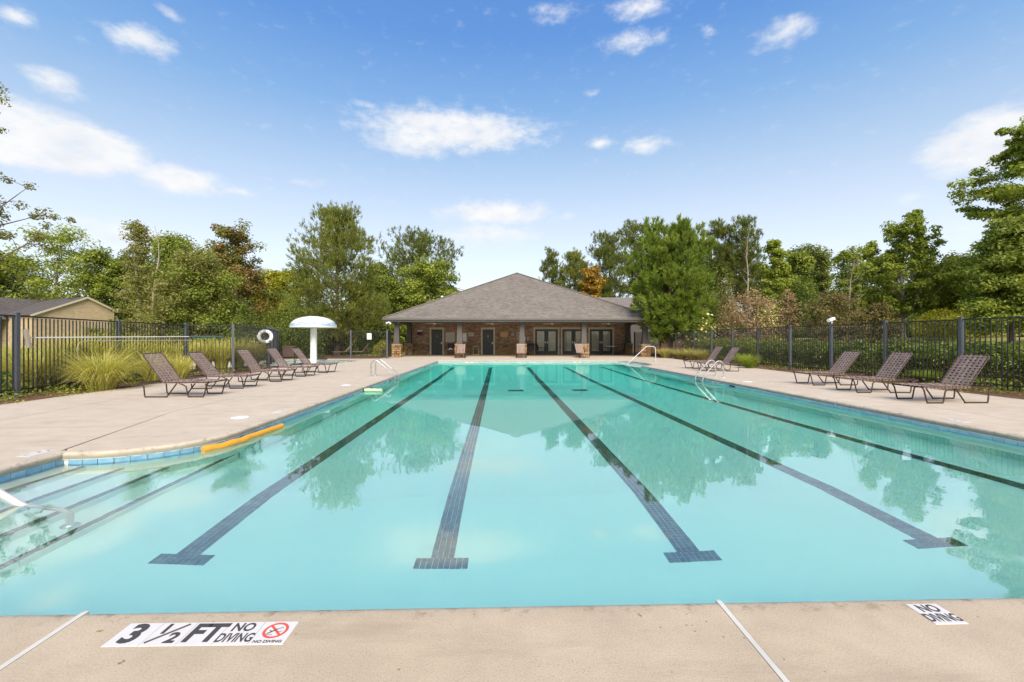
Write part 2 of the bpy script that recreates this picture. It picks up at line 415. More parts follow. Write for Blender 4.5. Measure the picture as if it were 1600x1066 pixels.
def tanbrick():
    m, t = nmat('tan_brick'); uv = t.n('ShaderNodeUVMap').outputs[0]; co = t.n('ShaderNodeNewGeometry').outputs['Position']
    b = t.n('ShaderNodeTexBrick', i_Vector=uv, i_Scale=1.0); b.inputs['Brick Width'].default_value = 0.4; b.inputs['Row Height'].default_value = 0.16; b.inputs['Mortar Size'].default_value = 0.012
    b.inputs['Color1'].default_value = (0.36, 0.27, 0.155, 1); b.inputs['Color2'].default_value = (0.45, 0.35, 0.215, 1); b.inputs['Mortar'].default_value = (0.44, 0.36, 0.25, 1)
    vo = t.noise(t.vmath('MULTIPLY', uv, (0.8, 2.5, 1)), 2.6, 3, 0.6); c = t.mix(t.math('GREATER_THAN', vo, 0.66), b.outputs[0], (0.60, 0.50, 0.36))
    finish(t, pr(t, c, 0.85, spec=0.2)); return m
M_tan = tanbrick()
def pane_mat():
    m, t = nmat('door_glass'); co = t.n('ShaderNodeNewGeometry').outputs['Position']
    n = t.noise(t.vmath('MULTIPLY', co, (1.0, 1.0, 0.6)), 1.6, 4)
    c = t.mix(n, (0.17, 0.175, 0.12), (0.46, 0.45, 0.36))
    finish(t, pr(t, c, 0.06, spec=0.7)); return m
M_pane = pane_mat()
def lawn_mat():
    m, t = nmat('lawn_grass'); co = t.n('ShaderNodeNewGeometry').outputs['Position']
    n = t.noise(co, 0.10, 5, 0.6); n2 = t.noise(co, 2.5, 5, 0.75); n3 = t.noise(co, 24, 3, 0.7)
    c = t.mix(t.ramp(n, [(0.35, 0.0), (0.65, 1.0)]), (0.27, 0.27, 0.075), (0.40, 0.37, 0.14))
    c = t.mix(t.ramp(n2, [(0.35, 0.55), (0.6, 0.0)]), c, (0.17, 0.19, 0.045))
    c = t.mix(1.0, c, t.ramp(n3, [(0.3, 0.7), (0.7, 1.25)]), 'MULTIPLY')
    finish(t, pr(t, c, 0.9, bump=n3, bstr=0.6, bdist=0.05, spec=0.1)); return m
M_lawn = lawn_mat()
def mulch_mat():
    m, t = nmat('pine_straw'); co = t.n('ShaderNodeNewGeometry').outputs['Position']
    n = t.noise(t.vmath('MULTIPLY', co, (1, 1, 1)), 16, 5, 0.8, 1.5); n2 = t.noise(co, 1.2, 4)
    c = t.ramp(n, [(0.25, (0.055, 0.032, 0.02)), (0.5, (0.17, 0.095, 0.055)), (0.75, (0.32, 0.20, 0.12))])
    c = t.mix(t.ramp(n2, [(0.4, 0), (0.7, 0.5)]), c, (0.11, 0.065, 0.04))
    finish(t, pr(t, c, 0.95, bump=n, bstr=0.8, bdist=0.03, spec=0.1)); return m
M_mulch = mulch_mat()
M_path = simple('pale_path', (0.52, 0.47, 0.39), 0.85, 0, 0.1, 2)
def mush_mat():
    m, t = nmat('mushroom_paint'); co = t.n('ShaderNodeTexCoord').outputs['Object']; z = t.n('ShaderNodeSeparateXYZ', i_Vector=co).outputs[2]
    n = t.noise(t.vmath('MULTIPLY', co, (1.0, 1.0, 4.0)), 1.7, 6, 0.75, 0.6)
    band = t.ramp(t.math('MULTIPLY_ADD', z, 1/0.63, -1.93/0.63), [(0.06, 0.0), (0.16, 1.0), (0.42, 1.0), (0.55, 0.0)])
    f = t.math('MULTIPLY', t.ramp(n, [(0.40, 0.0), (0.54, 0.95)]), band)
    c = t.mix(f, (0.66, 0.69, 0.67), (0.20, 0.31, 0.39))
    finish(t, pr(t, c, 0.45)); return m
M_mush = mush_mat()

LG = (1.88, 1.70, 1.20)      # leaves of a warm late-summer green
def leaf_mat(name, stops, trans=0.42):
    """foliage; colour differs leaf by leaf through the per-leaf tint"""
    m, t = nmat(name); a = t.n('ShaderNodeAttribute', attribute_name='tint').outputs['Fac']
    stops = [(r*LG[0], g*LG[1], b*LG[2]) for r, g, b in stops]
    k = len(stops)-1
    c = t.ramp(a, [(i/k, s) for i, s in enumerate(stops)])
    d = t.n('ShaderNodeBsdfDiffuse', i_Color=c)
    tr = t.n('ShaderNodeBsdfTranslucent'); t.l(t.mix(1.0, c, (1.25, 1.3, 0.7), 'MULTIPLY'), tr.inputs[0])
    g = t.n('ShaderNodeBsdfGlossy', i_Roughness=0.5); g.inputs[0].default_value = (0.5, 0.5, 0.5, 1)
    m1 = t.n('ShaderNodeMixShader', i_0=trans); t.l(d.outputs[0], m1.inputs[1]); t.l(tr.outputs[0], m1.inputs[2])
    m2 = t.n('ShaderNodeMixShader', i_0=0.03); t.l(m1.outputs[0], m2.inputs[1]); t.l(g.outputs[0], m2.inputs[2])
    finish(t, m2.outputs[0]); return m
L_bright = leaf_mat('leaf_bright_pine', [(0.042, 0.070, 0.014), (0.105, 0.155, 0.032), (0.18, 0.235, 0.056)])
L_pine = leaf_mat('leaf_pine', [(0.055, 0.075, 0.022), (0.105, 0.13, 0.035), (0.17, 0.185, 0.055)])
L_dark = leaf_mat('leaf_dark', [(0.042, 0.060, 0.020), (0.080, 0.105, 0.032), (0.13, 0.155, 0.048)])
L_mid = leaf_mat('leaf_mid', [(0.062, 0.088, 0.020), (0.115, 0.155, 0.035), (0.19, 0.225, 0.058)])
L_fresh = leaf_mat('leaf_fresh', [(0.080, 0.115, 0.022), (0.15, 0.195, 0.042), (0.24, 0.28, 0.075)])
L_yellowgreen = leaf_mat('leaf_yellow_green', [(0.10, 0.12, 0.018), (0.19, 0.205, 0.030), (0.30, 0.29, 0.055)])
L_olive = leaf_mat('leaf_olive', [(0.070, 0.080, 0.030), (0.125, 0.135, 0.055), (0.20, 0.205, 0.10)])
L_red = leaf_mat('leaf_red', [(0.085, 0.062, 0.028), (0.14, 0.092, 0.042), (0.18, 0.15, 0.065)])
L_orange = leaf_mat('leaf_orange', [(0.12, 0.085, 0.020), (0.21, 0.14, 0.03), (0.27, 0.19, 0.045)])
L_brown = leaf_mat('leaf_dead_brown', [(0.10, 0.075, 0.052), (0.19, 0.145, 0.105), (0.26, 0.21, 0.155)], 0.15)
L_rust = leaf_mat('leaf_rust', [(0.070, 0.060, 0.032), (0.105, 0.092, 0.048), (0.14, 0.14, 0.06)], 0.2)
L_hedge = leaf_mat('leaf_hedge', [(0.026, 0.045, 0.013), (0.065, 0.098, 0.025), (0.16, 0.20, 0.055)])
L_grass = leaf_mat('leaf_tall_grass', [(0.105, 0.125, 0.03), (0.26, 0.275, 0.085), (0.45, 0.43, 0.23)], 0.3)
L_greygrass = leaf_mat('leaf_grey_grass', [(0.11, 0.12, 0.055), (0.24, 0.235, 0.12), (0.36, 0.34, 0.20)], 0.3)
L_weed = leaf_mat('leaf_weed', [(0.06, 0.10, 0.02), (0.14, 0.19, 0.04), (0.24, 0.28, 0.07)])
L_flower = leaf_mat('petal_cream', [(0.55, 0.50, 0.34), (0.65, 0.60, 0.44), (0.72, 0.68, 0.55)], 0.3)

# ------------------------------------------------------------------ numpy foliage
def np_mesh(name, verts, quads, mat, tint=None, tris=None):
    me = bpy.data.meshes.new(name); nv = len(verts); nf = len(quads)
    me.vertices.add(nv); me.vertices.foreach_set('co', np.ascontiguousarray(verts, dtype=np.float32).ravel())
    me.loops.add(nf*4); me.loops.foreach_set('vertex_index', np.ascontiguousarray(quads, dtype=np.int32).ravel())
    me.polygons.add(nf); me.polygons.foreach_set('loop_start', np.arange(0, nf*4, 4, dtype=np.int32))
    me.update(calc_edges=True)
    if tint is not None:
        a = me.attributes.new('tint', 'FLOAT', 'POINT'); a.data.foreach_set('value', np.ascontiguousarray(np.clip(tint, 0, 1), dtype=np.float32))
    me.materials.append(mat); return me
def unit(v): return v/np.maximum(np.linalg.norm(v, axis=1, keepdims=True), 1e-9)
def leaf_quads(rng, P, N, L, Wd, tint, U=None):
    n = len(P)
    if U is None: U = rng.normal(size=(n, 3))
    U = unit(U-N*np.sum(U*N, 1, keepdims=True)); V = np.cross(N, U)
    L = L*rng.uniform(0.7, 1.3, (n, 1)); Wd = Wd*rng.uniform(0.7, 1.3, (n, 1))
    a = P-U*L*0.5; b = P+V*Wd*0.5+N*Wd*0.12; c = P+U*L*0.5; d = P-V*Wd*0.5+N*Wd*0.12
    verts = np.stack([a, b, c, d], 1).reshape(-1, 3); quads = np.arange(n*4).reshape(-1, 4)
    return verts, quads, np.repeat(tint, 4)
def ball(rng, n):
    d = unit(rng.normal(size=(n, 3))); return d*rng.uniform(0, 1, (n, 1))**0.45
ENV = {
    'full': lambda t: max(0.05, 1-abs((t-0.50)/0.54)**2.6)**0.42,
    'round': lambda t: math.sqrt(max(0.0, 1-(2*t-0.9)**2/1.22)),
    'oval': lambda t: math.sqrt(max(0.02, 1-(2*t-0.75)**2/1.6)),
    'cone': lambda t: max(0.06, (1-t))**0.75,
    'flame': lambda t: max(0.05, math.sin(min(1, (t+0.12)/1.12)*math.pi)**0.8)*(1-0.35*t),
    'top': lambda t: (0.35+0.65*math.sin(min(1.0, t*1.05)*math.pi*0.62))*(1 if t < 0.8 else math.sqrt(max(0.05, 1-((t-0.8)/0.21)**2))),
    'vase': lambda t: 0.45+0.55*t if t < 0.75 else max(0.15, math.sqrt(max(0, 1-((t-0.75)/0.27)**2))),
}
def skeleton(rng, H, R, c0, n, shape, m=5, rise=0.25, lean=(0, 0), spread=0.26, tr=0.035, bare=False, topf=0.93):
    mb = MB()
    wob = rng.normal(size=(6, 2))*0.02*H
    def trunk(h):
        t = h/H; i = min(4, int(t*5)); f = t*5-i
        w = wob[i]*(1-f)+wob[i+1]*f
        return Vector((lean[0]*t*H+w[0]*t, lean[1]*t*H+w[1]*t, h))
    r0 = tr*H
    hs = [0, 0.03*H]+[H*topf*k/8 for k in range(1, 9)]
    mb.tube([trunk(h) for h in hs], [r0*1.3, r0]+[max(0.012, r0*(1-0.93*(h/(H*topf)))) for h in hs[2:]], 7)
    tips = []
    for i in range(n):
        t = min(0.98, (i+rng.uniform(0.1, 0.9))/n)
        hz = H*(c0+(1-c0)*t); r = ENV[shape](t)*R*rng.uniform(0.55, 1.02)
        az = i*2.399963+rng.uniform(-0.5, 0.5)
        st = trunk(max(H*c0*0.6, hz-r*rise-rng.uniform(0, 0.08)*H)); st.z = min(st.z, H*topf*0.99)
        en = trunk(hz)+Vector((math.cos(az)*r, math.sin(az)*r, rng.uniform(-0.03, 0.05)*H))
        mid = st.lerp(en, 0.5)+Vector((0, 0, -0.12*r if rise > 0 else 0.05*r))+Vector(rng.normal(size=3))*0.04*R
        pts = [st, st.lerp(mid, 0.55), mid, mid.lerp(en, 0.55), en]
        br = max(0.010, 0.30*r0*(1-0.6*t))
        mb.tube(pts, [br, br*0.8, br*0.6, br*0.45, br*0.2], 5, cap=False)
        tips.append(en)
        for j in range(m):
            u = rng.uniform(0.35, 1.0); k = min(3, int(u*4)); q = pts[k].lerp(pts[k+1], u*4-k)
            off = Vector(ball(rng, 1)[0])*spread*R*(0.7+0.6*u); off.z = off.z*0.6+0.05*R
            e = q+off
            mb.tube([q, q.lerp(e, 0.55)+Vector(rng.normal(size=3))*0.02*R, e], [br*0.32, br*0.22, br*0.09], 4, cap=False)
            tips.append(e)
            if bare:
                for _ in range(3):
                    e2 = e+Vector(ball(rng, 1)[0])*0.16*R; mb.tube([q.lerp(e, 0.7), e2], [br*0.12, br*0.05], 3, cap=False)
    return mb, np.array([tuple(p) for p in tips])
def crown_leaves(rng, tips, rc, n, leaf, flat=0.7, H=None, up=0.5):
    k = max(1, n//len(tips)); c = np.repeat(tips, k, 0)
    rr = np.repeat(rng.uniform(0.7, 1.3, (len(tips), 1)), k, 0)*rc
    o = ball(rng, len(c)); P = c+o*rr*np.array([1, 1, flat])
    N = unit(o*0.8+np.array([0, -0.0, up+0.2])+rng.normal(size=P.shape)*0.5)
    tint = np.repeat(rng.uniform(0.15, 0.85, len(tips)), k)*0.5+rng.uniform(0, 1, len(c))*0.5
    return leaf_quads(rng, P, N, leaf[0], leaf[1], tint)
def crown_needles(rng, tips, rc, ntuft, blades, L, Wd, H, up=0.9, tight=0.42):
    k = max(1, ntuft//len(tips)); c = np.repeat(tips, k, 0); o = ball(rng, len(c))
    P = c+o*rc*np.array([1, 1, 0.75])
    cen = np.array([tips[:, 0].mean(), tips[:, 1].mean(), tips[:, 2].mean()])
    T = unit(unit(P-cen)*0.55+o*0.3+np.array([0, 0, up])+rng.normal(size=P.shape)*0.22)
    tt = np.repeat(rng.uniform(0.2, 0.8, len(tips)), k)*0.5+rng.uniform(0, 1, len(c))*0.5
    P2 = np.repeat(P, blades, 0); T2 = np.repeat(T, blades, 0)
    D = unit(T2+rng.normal(size=T2.shape)*tight)
    N = unit(np.cross(D, rng.normal(size=D.shape)))
    Lr = L*rng.uniform(0.7, 1.25, (len(P2), 1))
    t2 = np.repeat(tt, blades)*0.75+rng.uniform(0, 0.25, len(P2))
    return leaf_quads(rng, P2+D*Lr*0.5+T2*rng.uniform(-0.4, 0.4, (len(P2), 1))*L, N, L, Wd, t2, U=D)

def terrain(x, y):
    def ss(a, b, v): v = min(1, max(0, (v-a)/(b-a))); return v*v*(3-2*v)
    h = 1.45*ss(13.2, 23, x)+0.35*ss(23, 40, x)*ss(8, 20, y)
    h += 0.9*ss(40, 62, y)*(0.35+0.65*ss(-20, 10, x))
    return h-0.06
def tree(name, label, px, Z, top, w, mat, c0=0.2, n=26, shape='round', leaf=(0.16, 0.10), nl=16000, rc=0.16, seed=1, cat='tree', bark=None, m=5,
         rise=0.25, lean=(0, 0), spread=0.26, tr=0.022, needles=False, blades=10, flat=0.7, group=None, bare=False, mat2=None, frac2=0.0, base=None, topf=0.93, up=0.5, tight=0.42):
    """px,Z: where the trunk stands; top: photograph row of the tip; w: crown width in photograph pixels"""
    rng = np.random.default_rng(seed); p = at(px, Z); p.z = terrain(p.x, p.y) if base is None else base
    H = zat(top, Z)-p.z; Rr = w/2*Z/FOC
    root = empty(name, p, rng.uniform(0, 6.28), label, cat, group)
    nl = int(nl*1.3); leaf = (leaf[0]*1.1, leaf[1]*(1.0 if needles else 1.15)); rc *= 1.15
    mb, tips = skeleton(rng, H, Rr*0.9, c0, n, shape, m, rise, lean, spread, tr, bare, topf)
    mb.build('trunk', bark or M_bark, root, smooth=True)
    if mat is None: return root
    if needles: v, q, t = crown_needles(rng, tips, rc*Rr, nl//blades, blades, leaf[0], leaf[1], H, tight=tight)
    else: v, q, t = crown_leaves(rng, tips, rc*Rr, nl, leaf, flat, H, up)
    if mat2 is not None and frac2 > 0:
        # some whole boughs carry the second leaf colour
        pick = np.zeros(len(tips), bool); ang = rng.uniform(0, 6.28)
        rz = root.rotation_euler[2]; wgt = tips[:, 0]*math.cos(rz)-tips[:, 1]*math.sin(rz)
        wgt = wgt/Rr+rng.normal(size=len(tips))*0.35
        pick[np.argsort(-wgt)[:int(len(tips)*frac2)]] = True
        per = len(q)//len(tips); sel = np.repeat(pick, per)
        sel = np.concatenate([sel, np.zeros(len(q)-len(sel), bool)])
        for nm, msk, mm in (('crown', ~sel, mat), ('crown_bough', sel, mat2)):
            vv = v.reshape(-1, 4, 3)[msk].reshape(-1, 3); tt = t.reshape(-1, 4)[msk].ravel()
            link(nm, np_mesh(nm, vv, np.arange(len(vv)).reshape(-1, 4), mm, tt), root)
    else: link('crown', np_mesh('crown', v, q, mat, t), root)
    return root
def copy_plant(src, label, px, Z, s, rz, name=None, sz=None, base=None):
    r = copy_tree(src); p = at(px, Z); p.z = terrain(p.x, p.y) if base is None else base
    r.location = p; r.rotation_euler = (0, 0, rz); r.scale = (s, s, sz or s); r['label'] = label
    return r
def bush_mesh(rng, rx, ry, rz_, n, leaf, mat, lump=0.25, flatb=True):
    d = unit(rng.normal(size=(n, 3))); d[:, 2] = np.abs(d[:, 2]) if flatb else d[:, 2]
    ph = rng.uniform(0, 6.28, 6)
    lum = 1+lump*(np.sin(d[:, 0]*5+ph[0])*np.sin(d[:, 1]*6+ph[1])+0.6*np.sin(d[:, 2]*9+ph[2]+d[:, 0]*7))
    rad = rng.uniform(0, 1, n)**0.28
    P = d*(rad*lum)[:, None]*np.array([rx, ry, rz_])
    N = unit(d*0.7+rng.normal(size=P.shape)*0.6+np.array([0, 0, 0.3]))
    ti = 0.5*rng.uniform(0, 1, n)+0.5*(0.5+0.5*np.sin(P[:, 0]*4/rx+ph[3])*np.sin(P[:, 1]*4/ry+ph[4]))
    v, q, t = leaf_quads(rng, P, N, leaf[0], leaf[1], ti)
    return np_mesh('foliage', v, q, mat, t)
def shrub(name, label, px, Z, top, w, mat, nl=5000, leaf=(0.10, 0.06), seed=1, cat='shrub', depth=None, group=None, base=None, mat2=None, n2=0, lump=0.25):
    rng = np.random.default_rng(seed); p = at(px, Z); p.z = terrain(p.x, p.y) if base is None else base
    Hh = zat(top, Z)-p.z; rx = w/2*Z/FOC
    root = empty(name, p, -YAW, label, cat, group)
    mb = MB()
    for k in range(7):
        a = k*0.9; mb.tube([(0.05*math.cos(a), 0.05*math.sin(a), 0), (rx*0.3*math.cos(a), rx*0.3*math.sin(a), Hh*0.4), (rx*0.55*math.cos(a), rx*0.55*math.sin(a), Hh*0.75)], [0.03, 0.02, 0.008], 5)
    mb.build('stem', M_bark, root)
    link('foliage', bush_mesh(rng, rx, depth or rx, Hh, nl, leaf, mat, lump), root)
    if n2:
        d = unit(rng.normal(size=(n2, 3))); d[:, 2] = np.abs(d[:, 2]); P = d*np.array([rx, depth or rx, Hh])*rng.uniform(0.85, 1.15, (n2, 1))
        v, q, t = leaf_quads(rng, P, unit(d+rng.normal(size=d.shape)*0.4), leaf[0]*1.6, leaf[0]*1.4, rng.uniform(0, 1, n2))
        link('blossom', np_mesh('blossom', v, q, mat2, t), root)
    return root
def hedge(name, label, x0, x1, y0, y1, top, mat, nl, leaf=(0.09, 0.055), seed=1, cat='hedge', wob=0.12, rot=0.0):
    """a clipped hedge as a leafy rounded box; x,y are its extents"""
    rng = np.random.default_rng(seed); cx, cy_ = (x0+x1)/2, (y0+y1)/2; z0 = terrain(cx, cy_)
    root = empty(name, (cx, cy_, z0), rot, label, cat)
    hx, hy, hz = (x1-x0)/2, (y1-y0)/2, top-z0
    P = rng.uniform(-1, 1, (nl, 3)); P[:, 2] = rng.uniform(0, 1, nl)
    ax = rng.choice(4, nl, p=[0.22, 0.22, 0.16, 0.40])           # pull towards a face
    deep = rng.uniform(0, 1, nl)**2*0.35
    s = np.sign(P[:, 0]); s[s == 0] = 1
    P[:, 0] = np.where(ax < 2, np.where(ax == 0, -1, 1)*(1-deep), P[:, 0]); sy = np.sign(P[:, 1])
    P[:, 1] = np.where(ax == 2, sy*(1-deep), P[:, 1]); P[:, 2] = np.where(ax == 3, 1-deep*0.5, P[:, 2])
    N0 = np.zeros_like(P); N0[:, 0] = np.where(ax == 0, -1, np.where(ax == 1, 1, 0)); N0[:, 1] = np.where(ax == 2, sy, 0); N0[:, 2] = np.where(ax == 3, 1, 0)
    Q = P*np.array([hx, hy, hz]); w = wob*(np.sin(Q[:, 1]*2.3+seed)+np.sin(Q[:, 1]*5.1+Q[:, 0]*3)+np.sin(Q[:, 0]*4.2+Q[:, 2]*5))
    Q += N0*w[:, None]+rng.normal(size=Q.shape)*0.04
    edge = np.clip((np.abs(P[:, 0])-0.75)/0.25, 0, 1)*np.clip((P[:, 2]-0.75)/0.25, 0, 1); Q[:, 2] -= edge*0.22
    Q[:, 2] = np.maximum(Q[:, 2], 0.02)
    N = unit(N0*0.6+rng.normal(size=Q.shape)*0.6+np.array([0, 0, 0.25]))
    ti = rng.uniform(0, 0.6, nl)+0.4*(0.5+0.5*np.sin(Q[:, 1]*3.3)*np.sin(Q[:, 2]*5+Q[:, 1]))
    v, q, t = leaf_quads(rng, Q, N, leaf[0], leaf[1], ti)
    link('foliage', np_mesh('foliage', v, q, mat, t), root)
    mb = MB()
    k = max(2, int(hy*2/0.9)); ax_long = hy >= hx
    k = max(2, int(max(hx, hy)*2/0.9))
    for i in range(k):
        u = -1+2*(i+0.5)/k; sx_, sy_ = (0, u*hy) if ax_long else (u*hx, 0)
        mb.tube([(sx_, sy_, 0), (sx_+0.1, sy_+0.05, hz*0.5), (sx_-0.05, sy_+0.15, hz*0.85)], [0.035, 0.025, 0.01], 5)
    mb.build('stem', M_bark, root)
    return root
def blades(rng, n, H, spread, width, arch=0.9, seg=5):
    az = rng.uniform(0, 6.28, n); ln = H*rng.uniform(0.65, 1.15, n); out = spread*rng.uniform(0.1, 1.0, n)**0.8
    b0 = rng.uniform(0, 0.28, n)*spread; bend = np.minimum(rng.uniform(0.25, 1.0, n)*arch, 1.45)
    u = np.linspace(0, 1, seg)
    r = b0[:, None]+out[:, None]*(u[None]**1.6); z = ln[:, None]*(u[None]-bend[:, None]*0.55*u[None]**2.6)
    ca, sa = np.cos(az)[:, None], np.sin(az)[:, None]
    sway = rng.normal(size=(n, 1))*0.12*H*u[None]**2
    X = ca*r-sa*sway; Y = sa*r+ca*sway
    wd = width*rng.uniform(0.6, 1.3, (n, 1))*(1-u[None]**2*0.92)*0.5
    tw = az[:, None]+math.pi/2+rng.uniform(-0.9, 0.9, (n, 1))
    dx, dy = np.cos(tw)*wd, np.sin(tw)*wd
    A = np.stack([X-dx, Y-dy, z], 2); B = np.stack([X+dx, Y+dy, z], 2)
    V = np.stack([A, B], 2).reshape(-1, 3)
    base = (np.arange(n)*seg*2)[:, None]; k = np.arange(seg-1)[None]*2
    q = np.stack([base+k, base+k+1, base+k+3, base+k+2], 2).reshape(-1, 4)
    ti = np.repeat(rng.uniform(0, 1, n), seg*2)*0.75+np.tile(np.repeat(u, 2), n)*0.25
    return V, q, ti
def grass_clump(name, label, px, Z, H, spread, mat, n=900, width=0.014, seed=1, cat='grass', group=None, arch=0.9, pos=None):
    rng = np.random.default_rng(seed); p = at(px, Z) if pos is None else Vector(pos)
    p.z = min(terrain(p.x, p.y), 0.0)+0.0
    V, q, t = blades(rng, n, H, spread, width, arch)
    o = link(name, np_mesh(name, V, q, mat, t)); o.location = p
    return tag(o, label, cat, group)

# ================================================================== GROUND
XL, XR, Y0, Y1, XE = -3.70, 7.00, 2.17, 26.70, -5.00      # pool edges; XE is the left wall of the step bay
WZ = -0.13                                                 # water level
LANES = [-2.615, -0.485, 1.645, 3.775, 5.905]
WADE = (-10.9, 26.0, 2.45, 2.55)
def arc(cx, cy, rx, ry, a0, a1, n): return [(cx+rx*math.cos(R_(a0+(a1-a0)*i/n)), cy+ry*math.sin(R_(a0+(a1-a0)*i/n))) for i in range(n+1)]
def pool_outline(d=0.0):
    """the pool's plan, anticlockwise from the near left corner; d grows it outward"""
    p = [(XE-d, Y0-d), (XR+d, Y0-d), (XR+d, 21.5-d*0.4)]
    p += [(XR+d+x, y) for x, y in arc(0, 24.1, 1.05, 2.6+d*0.4, -90, 90, 14)][1:-1]
    p += [(XR+d, 26.7+d), (XL-d, Y1+d), (XL-d, 6.4)]
    p += arc(-4.9, 6.4, 1.2-d, 1.2-d, 0, -90, 14)[1:] + [(XE-d, 5.2+d)]
    return p
def ground():
    xs = sorted(set([-400, -200, -120, -80, -60, -48, -40, -34, -30]+[-28+1.5*i for i in range(10)]+[-13.6, -8.2, -5.6, 8.6]+[12.6+1.1*i for i in range(14)]+[30, 34, 40, 48, 60, 80, 120, 200, 400, -11, -2, 2, 5]))
    ys = sorted(set([-60, -30, -10, 1.5, 5, 9, 13, 17, 21, 23, 27.6, 28.9]+[31+2*i for i in range(20)]+[75, 82, 90, 100, 120, 160, 220, 300, 500]))
    holes = [(-5.6, 8.6, 1.5, 27.6), (-13.6, -8.2, 23, 28.9)]
    vs = [(x, y, terrain(x, y)) for y in ys for x in xs]; nx = len(xs); fs = []
    for j in range(len(ys)-1):
        for i in range(nx-1):
            mx, my = (xs[i]+xs[i+1])/2, (ys[j]+ys[j+1])/2
            if any(a < mx < b and c < my < d for a, b, c, d in holes): continue
            fs.append((j*nx+i, j*nx+i+1, (j+1)*nx+i+1, (j+1)*nx+i))
    m = MB().add(vs, fs); o = m.build('ground', M_lawn, smooth=True); tag(o, kind='structure'); return o
ground()

def mulch(name, pts, dz=0.03):
    bm = fill([pts]); bmesh.ops.subdivide_edges(bm, edges=bm.edges, cuts=3, use_grid_fill=True)
    for v in bm.verts: v.co.z = terrain(v.co.x, v.co.y)+dz
    me = bpy.data.meshes.new(name); bm.to_mesh(me); bm.free(); me.materials.append(M_mulch); o = link(name, me); return tag(o, kind='structure')
FL = [(-10.75, 5.3), (-10.9, 10.3), (-11.47, 13.64), (-11.64, 16.75), (-10.37, 17.52), (-10.9, 21.13)]     # left fence line
mulch('mulch_bed', [(-13.2, 3), (-9.6, 3), (-9.6, 9), (-9.9, 12), (-9.9, 16), (-9.2, 18), (-10.5, 21.2), (-12.6, 21), (-14, 16), (-13.6, 9)])
mulch('mulch_bed', [(11.2, 3), (16.4, 3), (16.4, 30), (15.5, 34), (11.5, 36.8), (11.2, 30)])
mulch('mulch_bed', [(-17, 29.7), (-7.5, 29.7), (-7.5, 36), (-17, 36.5)])
mulch('mulch_bed', [(11.5, 37.5), (17, 35), (24, 44), (22, 52), (12, 49)])

# ------------------------------------------------------------------ deck slabs with sawn joints
J = 0.006
po = pool_outline(0.12)
arc_o = arc(-4.9, 6.4, 1.08, 1.08, -90, 0, 14)
slabs = [
    [[(-9, -2), (-1.983, -2), (-1.983, 2.05), (-9, 2.05)]],
    [[(-1.955, -2), (1.075, -2), (1.075, 2.05), (-1.955, 2.05)]],
    [[(1.105, -2), (13, -2), (13, 2.05), (1.105, 2.05)]],
    [[(-9.55, 2.05+2*J), (-5.12, 2.05+2*J), (-5.12, 5.36-J), (-9.65, 5.36-J)]],
    [[(-5.10, 5.36+J)]+[(x, y) for x, y in arc_o]+[(-3.82, 11.2-J), (-5.83+J, 11.2-J), (-5.85+J, 8.1)]],
    [[(-3.82, 11.2+J), (-3.82, 19.0-J), (-5.83+J, 19.0-J), (-5.83+J, 11.2+J)]],
    [[(-3.82, 19.0+J), (-3.82, 26.82), (-5.83+J, 26.82), (-5.83+J, 19.0+J)]],
    [[(-9.65, 5.36+J), (-5.12-2*J, 5.36+J), (-5.85-J, 8.1), (-5.83-J, 11.2), (-5.83-J, 13.0-J), (-8.6+J, 13.0-J), (-8.45+J, 11), (-7.9+J, 7.0), (-7.75, 5.7)]],
    [[(-9.75, 5.6), (-7.9-J, 5.9), (-7.9-J, 7.0), (-8.45-J, 11), (-8.6-J, 13.0-J), (-10.0, 13.0-J), (-9.95, 12), (-9.85, 9)]],
    [[(-10.0, 13+J), (-5.83-J, 13+J), (-5.83-J, 19-J), (-9.5, 19-J), (-9.4, 17.5), (-10.0, 16)]],
    [[(-9.5, 19+J), (-5.83-J, 19+J), (-5.83-J, 29.6), (-16.5, 29.6), (-16.5, 23), (-10.8, 21)], arc(WADE[0], WADE[1], WADE[2]+0.12, WADE[3]+0.12, 0, 360, 40)[:-1]],
    [[(-7.6, 29.6+J), (-7.6, 42), (-8, 42), (-8, 29.6+J)]],
    [[(-5.83+J, 26.82), (8.35, 26.82), (11.4, 27), (11.6, 30), (11.3, 33), (11.3, 37.4), (-7.6+J, 37.4), (-7.6+J, 29.6+J), (-5.83+J, 29.6+J)]],
    [[(7.12, 2.05+2*J), (8.30-J, 2.05+2*J), (8.30-J, 9.0-J), (7.12, 9.0-J)]],
    [[(7.12, 9.0+J), (8.30-J, 9.0+J), (8.30-J, 16.0-J), (7.12, 16.0-J)]],
    [[(7.12, 16.0+J), (8.30-J, 16.0+J), (8.35, 26.82), (7.12, 26.82)]+[(XR+0.12+x, y) for x, y in arc(0, 24.1, 1.05, 2.65, 90, -90, 14)][1:-1]+[(7.12, 21.4)]],
    [[(8.30+J, 2.05+2*J), (11.2, 2.05+2*J), (11.25, 9-J), (8.30+J, 9-J)]],
    [[(8.30+J, 9+J), (11.25, 9+J), (11.4, 18-J), (8.30+J, 18-J)]],
    [[(8.30+J, 18+J), (11.4, 18+J), (11.6, 25), (11.4, 27), (8.35+J, 26.82)]],
]
